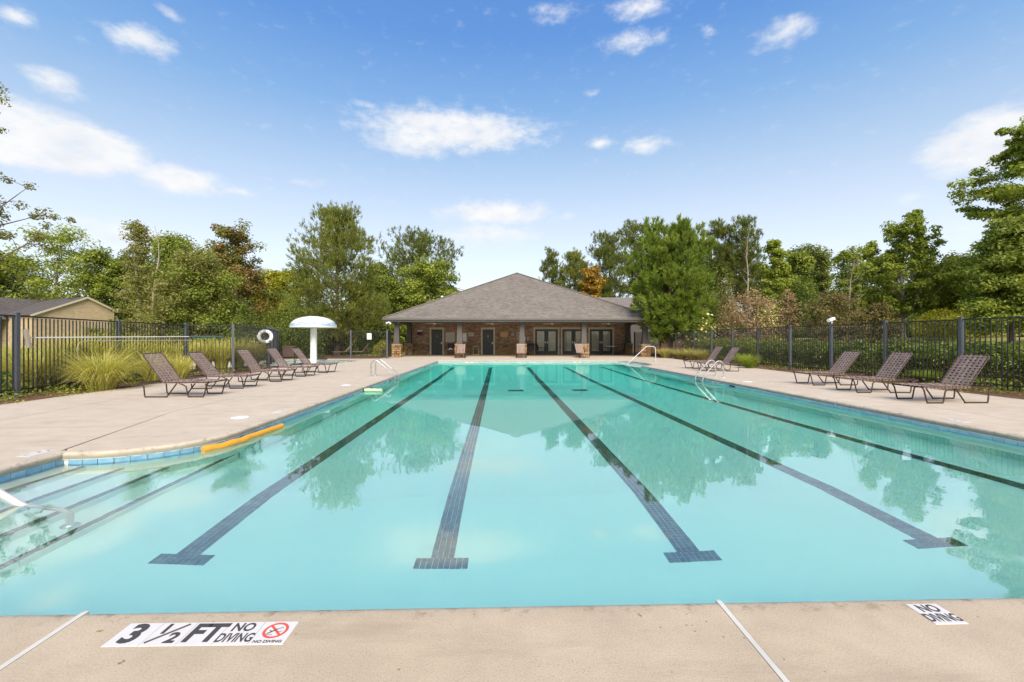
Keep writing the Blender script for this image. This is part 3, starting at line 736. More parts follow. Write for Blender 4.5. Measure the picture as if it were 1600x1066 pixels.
# the two slabs beside the alcove need the alcove edge as their own edge
slabs[15] = [[(7.12, 16.0+J), (8.30-J, 16.0+J), (8.30-J, 21.5)]+[(8.30-J, 23.6), (8.17, 24.1)]+[(XR+0.12+x, y) for x, y in arc(0, 24.1, 1.05, 2.65, 0, -90, 8)][1:]]
slabs[18] = [[(8.30+J, 18+J), (11.4, 18+J), (11.6, 25), (11.4, 27), (8.35, 26.82), (7.12, 26.82)]+[(XR+0.12+x, y) for x, y in arc(0, 24.1, 1.05, 2.65, 90, 0, 8)][1:]+[(8.30+J, 23.6)]]
deck = empty('deck'); tag(deck, kind='structure')
for i, lp in enumerate(slabs): slab('slab', lp, 0.0, 0.05, M_deck if i < 3 else M_deck_pale, deck)
for x in (-1.97, 1.09):                                    # white caulked expansion joints in the near slab
    MB().box(x-0.0125, x+0.0125, -2, 2.168, -0.03, 0.0015).build('caulk_strip', M_caulk, deck)

# coping: rounded nose all round the pool, in lengths between the joints
def coping_strip(path, closed=False, near=False):
    """path: plan points of the water-side edge, water on the left"""
    prof = [(0.12, 0.0), (0.05, 0.0), (0.025, -0.003), (0.008, -0.012), (0.0, -0.028), (0.0, -0.075), (0.03, -0.082), (0.12, -0.082)]
    n = len(path); m = MB(); vs = []; fs = []
    P = [Vector((x, y, 0)) for x, y in path]
    for i in range(n):
        a = P[i-1] if (i or closed) else None; b = P[(i+1) % n] if (i < n-1 or closed) else None
        d1 = (P[i]-a).normalized() if a is not None else None; d2 = (b-P[i]).normalized() if b is not None else None
        d1 = d1 if d1 is not None else d2; d2 = d2 if d2 is not None else d1
        n1 = Vector((d1.y, -d1.x, 0)); n2 = Vector((d2.y, -d2.x, 0)); nn = (n1+n2); k = nn.length_squared/4
        nn = nn/2/max(k, 0.3)
        for o, z in prof: q = P[i]+nn*o; vs.append((q.x, q.y, z))
    k = len(prof)
    for i in range(n if closed else n-1):
        i2 = (i+1) % n
        for j in range(k-1): fs.append((i*k+j, i*k+j+1, i2*k+j+1, i2*k+j))
    me = m.add(vs, fs).mesh('coping', M_nose if near else M_nose_pale, True)
    a = me.attributes.new('lip', 'FLOAT', 'POINT'); a.data.foreach_set('value', np.array([1-o/0.12 for _ in range(n) for o, z in prof], dtype=np.float32))
    return link('coping', me, deck)
pl = pool_outline()
def seg_path(a, b, step=3.06, first=None):
    a, b = Vector((*a, 0)), Vector((*b, 0)); L = (b-a).length; d = (b-a)/L; cuts = [0.0]
    c = first if first else step
    while c < L-0.4: cuts.append(c); c += step
    cuts.append(L)
    return [[tuple((a+d*(u+(J if u > 0 else 0)))[:2]), tuple((a+d*(v-(J if v < L else 0)))[:2])] for u, v in zip(cuts[:-1], cuts[1:])]
paths = []
near = [(XE-0.12, Y0), (-1.985, Y0)], [(-1.955, Y0), (1.075, Y0)], [(1.105, Y0), (XR+0.12, Y0)]
paths += [list(p) for p in near]
paths += seg_path((XR, Y0-0.12), (XR, 21.5), 7.0, 6.95)
paths.append([(XR, 21.5)]+[(XR+x, y) for x, y in arc(0, 24.1, 1.05, 2.6, -90, 90, 14)][1:-1]+[(XR, Y1)])
paths += seg_path((XR, Y1), (XL, Y1), 3.06)
paths += seg_path((XL, Y1+0.12), (XL, 6.4), 7.7)
paths.append([(XL, 6.4)]+arc(-4.9, 6.4, 1.2, 1.2, 0, -90, 14)[1:]+[(XE+0.006, 5.2)])
paths.append([(XE, 5.2+0.10), (XE, Y0-0.12)])
for i, p in enumerate(paths): coping_strip(p, near=i < 3)
coping_strip(arc(*WADE, 0, 360, 40)[:-1], True)

# ------------------------------------------------------------------ pool basin
def floor_z(x, y): return WZ-1.0-min(max(0, y-5), 14)*0.12
basin = empty('pool_basin'); tag(basin, kind='structure')
def basin_mesh():
    lp = pool_outline(0.02)
    m = MB()
    top = [(x, y, -0.075) for x, y in lp]; bot = [(x, y, floor_z(x, y)-0.0) for x, y in lp]; n = len(lp)
    fs = [(i, (i+1) % n, n+(i+1) % n, n+i) for i in range(n)]
    m.add(top+bot, [f[::-1] for f in fs]); m.build('pool_wall', M_plaster, basin)
    xs = [XE-0.1]+[XL+i*(XR-XL)/10 for i in range(11)]+[8.2]; ys = [Y0-0.1+i*(Y1-Y0+0.2)/24 for i in range(25)]
    ys = sorted(ys+[5.0, 19.0])
    vs = [(x, y, floor_z(x, y)) for y in ys for x in xs]; k = len(xs)
    MB().add(vs, [(j*k+i, j*k+i+1, (j+1)*k+i+1, (j+1)*k+i) for j in range(len(ys)-1) for i in range(k-1)]).build('pool_floor', M_plaster, basin)
basin_mesh()
# waterline tiles, one by one along the edges in view
TS = 0.152
tile_me = MB().box(-TS/2+0.003, TS/2-0.003, -0.010, 0.0, -TS/2+0.003, TS/2-0.003).mesh('waterline_tile', M_wtile)
tile_pts = []
def tile_run(path, limit):
    P = [Vector((x, y, 0)) for x, y in path]; acc = 0.0; k = 0; out = []
    for a, b in zip(P[:-1], P[1:]):
        L = (b-a).length
        if L < 1e-6: continue
        d = (b-a)/L
        while acc+TS/2 <= L:
            out.append((a+d*(acc+TS/2), math.atan2(d.y, d.x))); acc += TS
        acc -= L
    return out
left_path = [(XL+0.0, 13.0), (XL, 6.4)]+arc(-4.9, 6.4, 1.2, 1.2, 0, -90, 14)[1:]+[(XE, 5.2), (XE, Y0+0.2)]
runs = tile_run(left_path, 300)
rr = tile_run([(XR, 5.0), (XR, 21.5)], 300)
ALLT = runs+rr
tile_me_r = tile_me.copy(); tile_me_r.materials.clear(); tile_me_r.materials.append(M_wtile_right)
for p, a in ALLT:
    # local y = outward (behind the tile); water lies on the left of the path
    o = link('waterline_tile', tile_me_r if p.x > 0 else tile_me, basin, (p.x, p.y, -0.075-TS/2+0.002), (0, 0, a+math.pi))
    off = Vector((math.cos(a+math.pi/2), math.sin(a+math.pi/2), 0))*0.003; o.location -= off*1.0
def tile_band(path):
    m = MB()
    for p, a in tile_run(path, 999):
        M = Matrix.Translation((p.x, p.y, -0.075-TS/2+0.002)) @ Matrix.Rotation(a+math.pi, 4, 'Z')
        m.box(-TS/2+0.003, TS/2-0.003, -0.006, 0.004, -TS/2+0.003, TS/2-0.003, M)
    return m
far = tile_band([(XR, 21.5)]+[(XR+x, y) for x, y in arc(0, 24.1, 1.05, 2.6, -90, 90, 14)]+[(XL, Y1), (XL, 13.0)])
tag(far.build('far_tile_band', M_wtile_pale, basin), kind='stuff')
# grout behind the tiles is the wall itself; a pale bead runs under the coping
bead = MB(); lp = pool_outline(-0.004)
bead.tube([(x, y, -0.079) for x, y in lp[3:]], 0.004, 5); bead.tube([(x, y, -0.079) for x, y in lp[1:4]], 0.004, 5)
bead.build('grout_bead', M_caulk, basin)

# steps in the bay on the left
for k, (x, d) in enumerate(zip((-4.76, -4.41, -4.06, -3.72), (0.16, 0.38, 0.60, 0.82))):
    st = MB().box(XE-0.3-0.02*k, x, Y0-0.02-0.01*k, 6.42+0.01*k, -1.25+0.01*k, WZ-d, ch=0.0)
    st.build('step', M_plaster, basin)
    ns = MB(); y = Y0+0.05
    while y < 6.3:
        ns.box(x-0.052, x+0.004, y, y+0.046, WZ-d-0.02, WZ-d+0.004); y += 0.05
    tag(ns.build('step_nosing', M_ftile, basin), kind='stuff')
# the alcove's entry shelf
sh = fill([[(XR+0.0, 21.6)]+[(XR+0.015+x, y) for x, y in arc(0, 24.1, 1.03, 2.58, -88, 88, 12)]+[(XR, 26.6)]], WZ-0.30)
me = bpy.data.meshes.new('entry_shelf'); sh.to_mesh(me); sh.free(); me.materials.append(M_plaster); link('entry_shelf', me, basin)

# lane markings: small dark tiles; the near ends tile by tile
TL = 0.05
ltile = MB().box(-TL/2+0.0022, TL/2-0.0022, -TL/2+0.0022, TL/2-0.0022, 0.0, 0.006).mesh('lane_tile', M_ftile)
for x in LANES:
    ln = empty('lane_line', (x, 0, 0)); ln.parent = basin
    yT = Y0+1.50; cnt = 0
    ltag = []
    for r in range(3):
        for c in range(9): ltag.append((-0.2+c*TL, yT+r*TL))
    for r in range(56):
        for c in range(4): ltag.append((-0.075+c*TL, yT+0.15+r*TL))
    if x == LANES[-1]: ltag = ltag[:27]
    for dx, y in ltag: link('lane_tile', ltile, ln, (dx, y, floor_z(0, y)+0.002))
    m = MB(); y = yT+0.15+(56*TL if x != LANES[-1] else 0)
    while y < Y1-1.6:
        for c in range(4):
            dx = -0.075+c*TL; z = floor_z(0, y)+0.002
            m.add([(dx-TL/2+0.002, y-TL/2+0.002, z+0.005), (dx+TL/2-0.002, y-TL/2+0.002, z+0.005), (dx+TL/2-0.002, y+TL/2-0.002, z+0.005), (dx-TL/2+0.002, y+TL/2-0.002, z+0.005)], [(0, 1, 2, 3)])
        y += TL
    for r in range(3):
        for c in range(9):
            dx = -0.2+c*TL; yy = Y1-1.6+r*TL; z = floor_z(0, yy)+0.007
            m.add([(dx-0.023, yy-0.023, z), (dx+0.023, yy-0.023, z), (dx+0.023, yy+0.023, z), (dx-0.023, yy+0.023, z)], [(0, 1, 2, 3)])
    tag(m.build('lane_tiles', M_ftile, ln), kind='stuff')

# water
def water_sheet(name, loop, z, mat):
    bm = fill([loop], z); me = bpy.data.meshes.new(name); bm.to_mesh(me); bm.free(); me.materials.append(mat)
    return tag(link(name, me), kind='structure')
water_sheet('water', pool_outline(0.018), WZ, M_water)
# wading pool
wb = MB(); wp = arc(WADE[0], WADE[1], WADE[2]+0.02, WADE[3]+0.02, 0, 360, 40)[:-1]
n = len(wp); wb.add([(x, y, -0.075) for x, y in wp]+[(x, y, -0.5) for x, y in wp], [(i, n+i, n+(i+1) % n, (i+1) % n) for i in range(n)]+[tuple(n+i for i in range(n))])
tag(wb.build('wading_basin', M_plaster), kind='structure')
water_sheet('water', [(x, y) for x, y in arc(WADE[0], WADE[1], WADE[2]+0.018, WADE[3]+0.018, 0, 360, 40)[:-1]], -0.09, M_water)

# ================================================================== CLUBHOUSE
YW = 36.8; YC = 32.0; XM = 1.65; YE = 31.25
WX0, WX1 = -7.65, 10.95
def uv_quads(me, uvs):
    l = me.uv_layers.new(name='UVMap'); l.data.foreach_set('uv', np.array(uvs, dtype=np.float32).ravel())
house = empty('clubhouse', (XM, YW, 0), 0, 'low brick clubhouse with a porch under a big shingled hip roof', 'building')
def hpart(m, name, mat, smooth=False, parent=None):
    me = m.mesh(name, mat, smooth); o = link(name, me, house if parent is None else parent)
    if parent is None: o.location = (-XM, -YW, 0)
    return o
def wall_rects(x0, x1, z0, z1, holes):
    """vertical wall strips in the x-z plane round rectangular openings"""
    xs = sorted(set([x0, x1]+[h[0] for h in holes]+[h[1] for h in holes])); out = []
    for a, b in zip(xs[:-1], xs[1:]):
        hs = sorted([h for h in holes if h[0] <= (a+b)/2 <= h[1]], key=lambda h: h[2]); z = z0
        for h in hs:
            if h[2] > z: out.append((a, b, z, h[2]))
            z = h[3]
        if z < z1: out.append((a, b, z, z1))
    return out
X = lambda px: XatY(px, YW)
doors = [(X(674), X(691.5)), (X(754), X(771))]
french = [(X(836), X(871.6)), (X(878.6), X(914)), (X(921.5), X(957))]
DH = 2.10; FH = 2.12
holes = [(a, b, 0, DH) for a, b in doors]+[(a, b, 0, FH) for a, b in french]
def wall_part():
    m = MB(); uv = []
    for a, b, z0, z1 in wall_rects(WX0, WX1, 0, 3.0, holes):
        m.add([(a, YW, z0), (b, YW, z0), (b, YW, z1), (a, YW, z1)], [(0, 1, 2, 3)]); uv += [(a, z0), (b, z0), (b, z1), (a, z1)]
    for a, b, c, d in ((WX0, WX0, YW+12, YW), (WX1, WX1, YW, YW+12)):
        m.add([(a, c, 0), (b, d, 0), (b, d, 3.0), (a, c, 3.0)], [(0, 1, 2, 3)]); uv += [(c, 0), (d, 0), (d, 3), (c, 3)]
    for a, b, z0, z1 in holes:                     # reveals
        for x, s in ((a, 1), (b, -1)):
            m.add([(x, YW, z0), (x, YW+0.12, z0), (x, YW+0.12, z1), (x, YW, z1)], [(0, 1, 2, 3) if s < 0 else (3, 2, 1, 0)]); uv += [(0, z0), (0.12, z0), (0.12, z1), (0, z1)]
        m.add([(a, YW, z1), (b, YW, z1), (b, YW+0.12, z1), (a, YW+0.12, z1)], [(0, 1, 2, 3)]); uv += [(a, 0), (b, 0), (b, .12), (a, .12)]
    me = m.mesh('wall', M_brick); uv_quads(me, uv); o = link('wall', me, house); o.location = (-XM, -YW, 0)
wall_part()
def stones(faces, seed, name='stone_facing'):
    """rough ledge stones as low boxes on rectangles (origin, along, normal, length, height)"""
    rng = random.Random(seed); m = MB(); tint = []
    for org, al, nn, L, H in faces:
        z = 0.0
        while z < H-0.02:
            h = min(H-z, rng.choice((0.09, 0.12, 0.15, 0.18, 0.21))); h = H-z if H-z-h < 0.07 else h
            u = 0.0
            while u < L-0.01:
                w = min(L-u, rng.uniform(0.13, 0.40)); w = L-u if L-u-w < 0.09 else w
                d = rng.uniform(0.025, 0.055); o = org+al*u+Vector((0, 0, z)); g = 0.007
                a, b = o+al*g+Vector((0, 0, g)), o+al*(w-g)+Vector((0, 0, h-g)); e = 0.014
                vs = [a, Vector((b.x, b.y, a.z)), b, Vector((a.x, a.y, b.z))]
                ins = [a+al*e+Vector((0, 0, e)), Vector((b.x, b.y, a.z+e))-al*e, b-al*e-Vector((0, 0, e)), Vector((a.x, a.y, b.z-e))+al*e]
                vs = [v-nn*0.02 for v in vs]+[v+nn*d for v in ins]
                m.add(vs, [(0, 1, 5, 4), (1, 2, 6, 5), (2, 3, 7, 6), (3, 0, 4, 7), (4, 5, 6, 7)]); tint += [rng.random()]*8
                u += w
            z += h
    me = m.mesh(name, M_stone); a = me.attributes.new('tint', 'FLOAT', 'POINT'); a.data.foreach_set('value', np.array(tint, dtype=np.float32)); return me
YN = Vector((0, -1, 0)); XP = Vector((1, 0, 0))
segs = []; x = WX0+0.25
for a, b in [(d[0]-0.14, d[1]+0.14) for d in doors+french]:
    if a-x > 0.08: segs.append((x, a))
    x = b
segs.append((x, WX1-0.25))
o = link('stone_wainscot', stones([(Vector((a, YW-0.01, 0)), XP, YN, b-a, 0.80) for a, b in segs], 5), house); o.location = (-XM, -YW, 0); tag(o, kind='stuff')
M_ledge = simple('ledge_cap', (0.20, 0.15, 0.10), 0.85)
for a, b in segs: hpart(MB().box(a, b, YW-0.085, YW-0.003, 0.80, 0.855), 'stone_ledge', M_ledge)
# trims and doors
def door_trim(a, b, h):
    m = MB(); t = 0.13
    m.box(a-t, a+0.005, YW-0.05, YW+0.02, 0.0, h+0.0).box(b-0.005, b+t, YW-0.05, YW+0.02, 0, h+0.0).box(a-t-0.02, b+t+0.02, YW-0.06, YW+0.02, h, h+0.17)
    return hpart(m, 'door_trim', M_cream)
for a, b in doors:
    door_trim(a, b, DH)
    m = MB().box(a, b, YW+0.07, YW+0.115, 0.01, DH-0.002)
    w = b-a                                              # raised stiles leave sunken panels
    for u0, u1, z0, z1 in ((0, .10, 0, DH), (.90, 1, 0, DH), (.46, .54, 0, DH), (.10, .90, 0, .2), (.10, .90, .85, 1.0), (.10, .90, DH-.14, DH)):
        m.box(a+u0*w, a+u1*w, YW+0.058, YW+0.07, z0+0.012, z1-0.004)
    d = hpart(m, 'door', M_door)
    k = MB().tube([(b-0.09, YW+0.06, 0.98), (b-0.09, YW-0.0, 0.98), (b-0.20, YW-0.0, 0.98)], 0.014, 6).box(b-0.115, b-0.065, YW+0.05, YW+0.058, 0.90, 1.06); link('handle', k.mesh('handle', M_chrome), d)
    xc = (a+b)/2; k = MB().lathe([(0.035, 0), (0.035, 0.002)], 12)    # small white figure on the door
    g = MB().box(xc-0.012, xc+0.012, YW+0.050, YW+0.056, 1.50, 1.56).box(xc-0.02, xc+0.004, YW+0.050, YW+0.056, 1.56, 1.64).tube([(xc+0.01, YW+0.05, 1.52), (xc+0.05, YW+0.05, 1.47)], 0.012, 5).tube([(xc-0.05, YW+0.053, 1.49), (xc-0.03, YW+0.053, 1.44), (xc+0.03, YW+0.053, 1.44)], 0.01, 5)
    link('door_symbol', g.mesh('door_symbol', M_white), d)
for a, b in french:
    door_trim(a, b, FH); mid = (a+b)/2
    for s0, s1, hx in ((a, mid-0.004, 1), (mid+0.004, b, -1)):
        m = MB(); w = s1-s0; f = 0.21; g0, g1 = s0+f*0.82, s1-f*0.82; z0, z1 = 0.30, FH-0.16
        m.box(s0, g0, YW+0.05, YW+0.11, 0.01, FH-0.002).box(g1, s1, YW+0.05, YW+0.11, 0.01, FH-0.002).box(g0, g1, YW+0.05, YW+0.11, 0.01, z0).box(g0, g1, YW+0.05, YW+0.11, z1, FH-0.002)
        d = hpart(m, 'french_door', M_door)
        mu = MB()
        for i in (1, 2): xx = g0+(g1-g0)*i/3; mu.box(xx-0.011, xx+0.011, YW+0.058, YW+0.095, z0, z1)
        for i in range(1, 5): zz = z0+(z1-z0)*i/5; mu.box(g0, g1, YW+0.060, YW+0.093, zz-0.011, zz+0.011)
        link('muntin', mu.mesh('muntin', simple('muntin_paint', (0.26, 0.245, 0.20), 0.5) if 'muntin_paint' not in MATS else MATS['muntin_paint']), d)
        for i in range(3):
            for j in range(5):
                xa, xb = g0+(g1-g0)*i/3, g0+(g1-g0)*(i+1)/3; za, zb = z0+(z1-z0)*j/5, z0+(z1-z0)*(j+1)/5
                link('pane', MB().box(xa+0.002, xb-0.002, YW+0.072, YW+0.080, za+0.002, zb-0.002).mesh('pane', M_pane), d)
        hxp = s1-0.08 if hx > 0 else s0+0.08
        link('handle', MB().box(hxp-0.02, hxp+0.02, YW+0.03, YW+0.049, 0.95, 1.10).tube([(hxp, YW+0.03, 1.0), (hxp, YW-0.005, 1.0), (hxp-0.10*hx, YW-0.005, 1.0)], 0.012, 6).mesh('handle', M_chrome), d)
# porch: ceiling, beam, fascia, gutter
EX0, EX1 = XM-9.75, XM+9.75; EZ = 2.66
m = MB().box(EX0+0.15, EX1-0.15, YE+0.15, YW-0.002, 2.62, 2.66); hpart(m, 'porch_ceiling', M_soffit)
m = MB().box(XM-9.25, XM+9.25, YC-0.19, YC+0.19, 2.49, 2.615); m.box(XM-9.25, XM-8.87, YC+0.195, YW-0.005, 2.49, 2.613); m.box(XM+8.87, XM+9.25, YC+0.195, YW-0.005, 2.49, 2.613); hpart(m, 'porch_beam', M_taupe)
m = MB().box(EX0, EX1, YE-0.0, YE+0.03, 2.52, 2.74); m.box(EX0, EX0+0.03, YE+0.032, YW+13, 2.52, 2.74); m.box(EX1-0.03, EX1, YE+0.032, YW+13, 2.52, 2.74); hpart(m, 'fascia', M_fascia)
m = MB().box(EX0-0.10, EX1+0.10, YE-0.11, YE-0.003, 2.64, 2.76); m.box(EX0-0.11, EX0-0.003, YE, YW+13, 2.64, 2.76); hpart(m, 'gutter', M_fascia)
# roof: hip with a ridge running back
AZ = 7.40; AY = YE+9.75; RY = AY+6.0; BY = RY+9.75
def roof_part():
    m = MB(); uv = []
    e0, e1, e2, e3 = (EX0-0.06, YE-0.08, 2.74), (EX1+0.06, YE-0.08, 2.74), (EX1+0.06, BY, 2.74), (EX0-0.06, BY, 2.74); r0, r1 = (XM, AY, AZ), (XM, RY, AZ)
    sl = math.hypot(AZ-2.74, 9.8)
    def face(pts, uvs): m.add(pts, [tuple(range(len(pts)))]); uv.extend(uvs)
    face([e0, e1, r0], [(e0[0], 0), (e1[0], 0), (XM, sl)])
    face([e1, e2, r1, r0], [(e1[1], 0), (e2[1], 0), (RY, sl), (AY, sl)])
    face([e2, e3, r1], [(e2[0], 0), (e3[0], 0), (XM, sl)])
    face([e3, e0, r0, r1], [(e3[1], 0), (e0[1], 0), (AY, sl), (RY, sl)])
    me = m.mesh('roof', M_shingle); uv_quads(me, uv); o = link('roof', me, house); o.location = (-XM, -YW, 0)
    # course edges: thin ledges that give the shingle rows real steps
    c = MB(); uvc = []; N = 46
    for k in range(1, N):
        f = k/N; hw = 9.8*(1-f); y = YE-0.08+(AY-YE+0.08)*f; z = 2.74+(AZ-2.74)*f
        c.add([(XM-hw, y, z), (XM+hw, y, z), (XM+hw, y-0.004, z+0.014), (XM-hw, y-0.004, z+0.014), (XM+hw-0.19, y+0.20, z+0.102), (XM-hw+0.19, y+0.20, z+0.102)], [(0, 1, 2, 3), (3, 2, 4, 5)])
        v = sl*f; uvc += [(-hw, v), (hw, v), (hw, v+.01), (-hw, v+.01)]+[(-hw+k*0.117, v+.003), (hw+k*0.117, v+.003), (hw-.19+k*0.117, v+.14), (-hw+.19+k*0.117, v+.14)]
    me = c.mesh('shingle_course', M_shingle); uv_quads(me, uvc); o = link('shingle_course', me, house); o.location = (-XM, -YW, 0); tag(o, kind='stuff')
    h = MB()
    for q in (e0, e1): h.tube([(q[0], q[1], q[2]+0.03), (r0[0], r0[1], r0[2]+0.03)], 0.07, 6)
    h.tube([(XM, AY, AZ+0.03), (XM, RY, AZ+0.03)], 0.08, 6); hpart(h, 'hip_cap', M_shingle)
roof_part()
def vent(px, py, s):
    k = 0.0
    for i in range(400):
        f = i/400; x = EX0+9.75*f+0.0; y = YE+9.75*f+0.9
        z = 2.74+(AZ-2.74)*min(f+0.0, 1)
        d = y*CY_+x*SY_
        if (XatY(px, y) <= x): break
    m = MB().tube([(x, y, z-0.25), (x, y, z+0.45*s)], 0.10*s, 10).lathe([(0.11*s, 0.43*s), (0.20*s, 0.47*s), (0.20*s, 0.58*s), (0.06*s, 0.66*s)], 12, (x, y, z)); hpart(m, 'roof_vent', M_white, True)
vent(690.5, 462, 0.55); vent(722, 450, 0.8)
# wing behind on the right
def wing():
    m = MB(); uv = []; x0, x1, y0, y1 = 7.0, 17.4, 46.0, 54.0; ez, rz = 4.55, 6.05; ym = (y0+y1)/2
    pts = [(x0, y0-0.4, ez), (x1, y0-0.4, ez), (x1, ym, rz), (x0, ym, rz)]; m.add(pts, [(0, 1, 2, 3)]); uv += [(x0, 0), (x1, 0), (x1, 4.5), (x0, 4.5)]
    pts = [(x1, y1+0.4, ez), (x0, y1+0.4, ez), (x0, ym, rz), (x1, ym, rz)]; m.add(pts, [(0, 1, 2, 3)]); uv += [(x0, 0), (x1, 0), (x1, 4.5), (x0, 4.5)]
    me = m.mesh('wing_roof', M_shingle); uv_quads(me, uv); o = link('wing_roof', me, house); o.location = (-XM, -YW, 0)
    w = MB().box(x0+0.3, x1-0.4, y0, y1, 0, ez+0.1); w.add([(x1-0.4, y0, ez+0.1), (x1-0.4, y1, ez+0.1), (x1-0.4, ym, rz-0.03)], [(0, 1, 2)])
    me = w.mesh('wing_wall', M_taupe); o = link('wing_wall', me, house); o.location = (-XM, -YW, 0)
    hpart(MB().box(x0, x1, y0-0.44, y0-0.402, ez-0.18, ez+0.02), 'wing_fascia', M_fascia)
wing()
# columns
def column(x, y, w0=0.20, w1=0.15, base=0.29, half=False):
    c = empty('porch_column', (x-XM, y-YW, 0)); c.parent = house
    m = MB(); z0, z1 = 0.95, 2.49
    vs = [(-w0, -w0, z0), (w0, -w0, z0), (w0, w0, z0), (-w0, w0, z0), (-w1, -w1, z1), (w1, -w1, z1), (w1, w1, z1), (-w1, w1, z1)]
    m.add(vs, [(0, 1, 5, 4), (1, 2, 6, 5), (2, 3, 7, 6), (3, 0, 4, 7), (4, 5, 6, 7)]); m.box(-w1-0.05, w1+0.05, -w1-0.05, w1+0.05, z1-0.14, z1-0.002); m.box(-w0-0.03, w0+0.03, -w0-0.03, w0+0.03, z0+0.0, z0+0.10)
    m.build('shaft', M_taupe, c)
    b = base; me = stones([(Vector((-b, -b, 0)), XP, YN, 2*b, 0.88), (Vector((b, -b, 0)), Vector((0, 1, 0)), XP, 2*b, 0.88), (Vector((b, b, 0)), -XP, -YN, 2*b, 0.88), (Vector((-b, b, 0)), Vector((0, -1, 0)), -XP, 2*b, 0.88)], int(x*10)+int(y))
    o = link('stone_base', me, c); tag(o, kind='stuff')
    MB().box(-b-0.045, b+0.045, -b-0.045, b+0.045, 0.885, 0.945, ch=0.012).build('base_cap', simple('cap_stone', (0.30, 0.23, 0.15), 0.85) if 'cap_stone' not in MATS else MATS['cap_stone'], c)
for k in (-2, -1, 0, 1, 2): column(XM+k*4.5, YC)
column(WX0+0.25, YW-0.25); column(WX1-0.2, YW-0.25)

# ------------------------------------------------------------------ things on the porch wall
def wall_board(name, label, cat, px0, px1, py0, py1, mat, t=0.03, frame=None, lines=0, ink=None):
    x0, x1 = XatY(px0, YW), XatY(px1, YW); z1, z0 = ZatY(px0, py0, YW), ZatY(px0, py1, YW); xc, zc = (x0+x1)/2, (z0+z1)/2
    r = empty(name, (xc, YW-0.004, zc), 0, label, cat, 'boards and notices on the porch wall'); hw, hh = (x1-x0)/2, (z1-z0)/2
    MB().box(-hw, hw, -t, 0, -hh, hh, ch=0.0).build('panel', mat, r)
    if frame:
        f = MB(); b = 0.03
        f.box(-hw-b, hw+b, -t-0.012, -t*0.2, hh, hh+b).box(-hw-b, hw+b, -t-0.012, -t*0.2, -hh-b, -hh).box(-hw-b, -hw, -t-0.012, -t*0.2, -hh, hh).box(hw, hw+b, -t-0.012, -t*0.2, -hh, hh)
        f.build('frame', frame, r)
    rng = random.Random(int(px0))
    if lines:
        m = MB()
        for i in range(lines):
            z = hh*(0.8-1.6*i/max(1, lines-1)) if lines > 1 else 0
            x = -hw*0.8
            while x < hw*0.7:
                w = rng.uniform(0.03, 0.12); w = min(w, hw*0.8-x); m.box(x, x+w, -t-0.004, -t-0.001, z-0.014, z+0.014); x += w+0.04
        tag(m.build('print', ink or M_ink, r), kind='stuff')
    return r
M_greyink = simple('grey_ink', (0.30, 0.29, 0.27), 0.6)
wall_board('notice_board', 'large pale rules board beside the left restroom door', 'board', 696.5, 710.5, 519.5, 534.5, M_paper, lines=11, ink=M_greyink)
wall_board('notice_board', 'framed notice board half hidden behind the second porch column', 'board', 715.5, 729.5, 520, 534.5, M_paper, frame=M_wood)
wall_board('wall_sign', 'small white sign with dark print left of the middle restroom door', 'sign', 731.8, 740.5, 519.5, 525.8, M_paper, lines=3)
wall_board('wall_sign', 'amber coloured rectangular board right of the middle door', 'sign', 782, 793.5, 518.5, 527, M_amber, lines=2, ink=M_wood)
wall_board('wall_sign', 'small grey framed sign right of the amber board', 'sign', 798.5, 803.5, 520, 525, M_greyboard, frame=M_dark)
wall_board('wall_sign', 'little orange card under the grey framed sign', 'sign', 799.5, 803.5, 527.8, 530, M_orange)
wall_board('notice_board', 'pinkish notice sheet beside the middle porch column', 'board', 807.5, 812.5, 519, 531, simple('pink_paper', (0.45, 0.34, 0.28), 0.6), lines=5)
wall_board('wall_sign', 'white notice just right of the middle porch column', 'sign', 817.5, 821, 526.5, 533, M_white)
wall_board('wall_sign', 'tiny pale plate nearest the first glazed door', 'sign', 823.5, 826, 527, 531.5, M_paper)
b = wall_board('sheet_note', 'white papers pinned inside the framed notice board', 'notice', 722.5, 728.5, 521.5, 532.5, M_white, t=0.034, lines=5, ink=M_greyink)

def sconce(px, py, label):
    r = empty('wall_light', (XatY(px, YW), YW-0.005, ZatY(px, py, YW)), 0, label, 'wall light')
    MB().box(-0.19, 0.19, -0.10, 0, 0.10, 0.20, ch=0.02).build('housing', M_white, r)
    for s_ in (-1, 1): MB().lathe([(0.075, -0.20), (0.085, -0.08), (0.06, 0.09)], 10, (s_*0.10, -0.14, 0)).build('lamp_head', M_dark, r, True)
sconce(656, 520, 'twin floodlight with black heads left of the left restroom door')

def ceiling_fan(px, label, a):
    Y = 34.2; x = XatY(px, Y); r = empty('ceiling_fan', (x, Y, 2.62), a, label, 'ceiling fan', 'ceiling fans under the porch roof')
    MB().tube([(0, 0, 0), (0, 0, -0.08)], 0.02, 8).build('downrod', M_white, r)
    MB().lathe([(0.05, -0.19), (0.11, -0.17), (0.12, -0.10), (0.06, -0.07)], 14).build('motor', M_white, r, True)
    for k in range(4):
        M = Matrix.Rotation(k*math.pi/2, 4, 'Z') @ Matrix.Rotation(R_(12), 4, 'X')
        MB().box(0.12, 0.68, -0.065, 0.065, -0.140, -0.132, M).build('blade', M_fan, r)
M_fan = simple('fan_blade', (0.62, 0.58, 0.52), 0.5)
ceiling_fan(679, 'porch ceiling fan above the left restroom door', 0.3); ceiling_fan(769.5, 'porch ceiling fan above the middle restroom door', 0.9)
ceiling_fan(863, 'porch ceiling fan above the first pair of glazed doors', 0.2); ceiling_fan(951, 'porch ceiling fan above the third pair of glazed doors', 0.7)
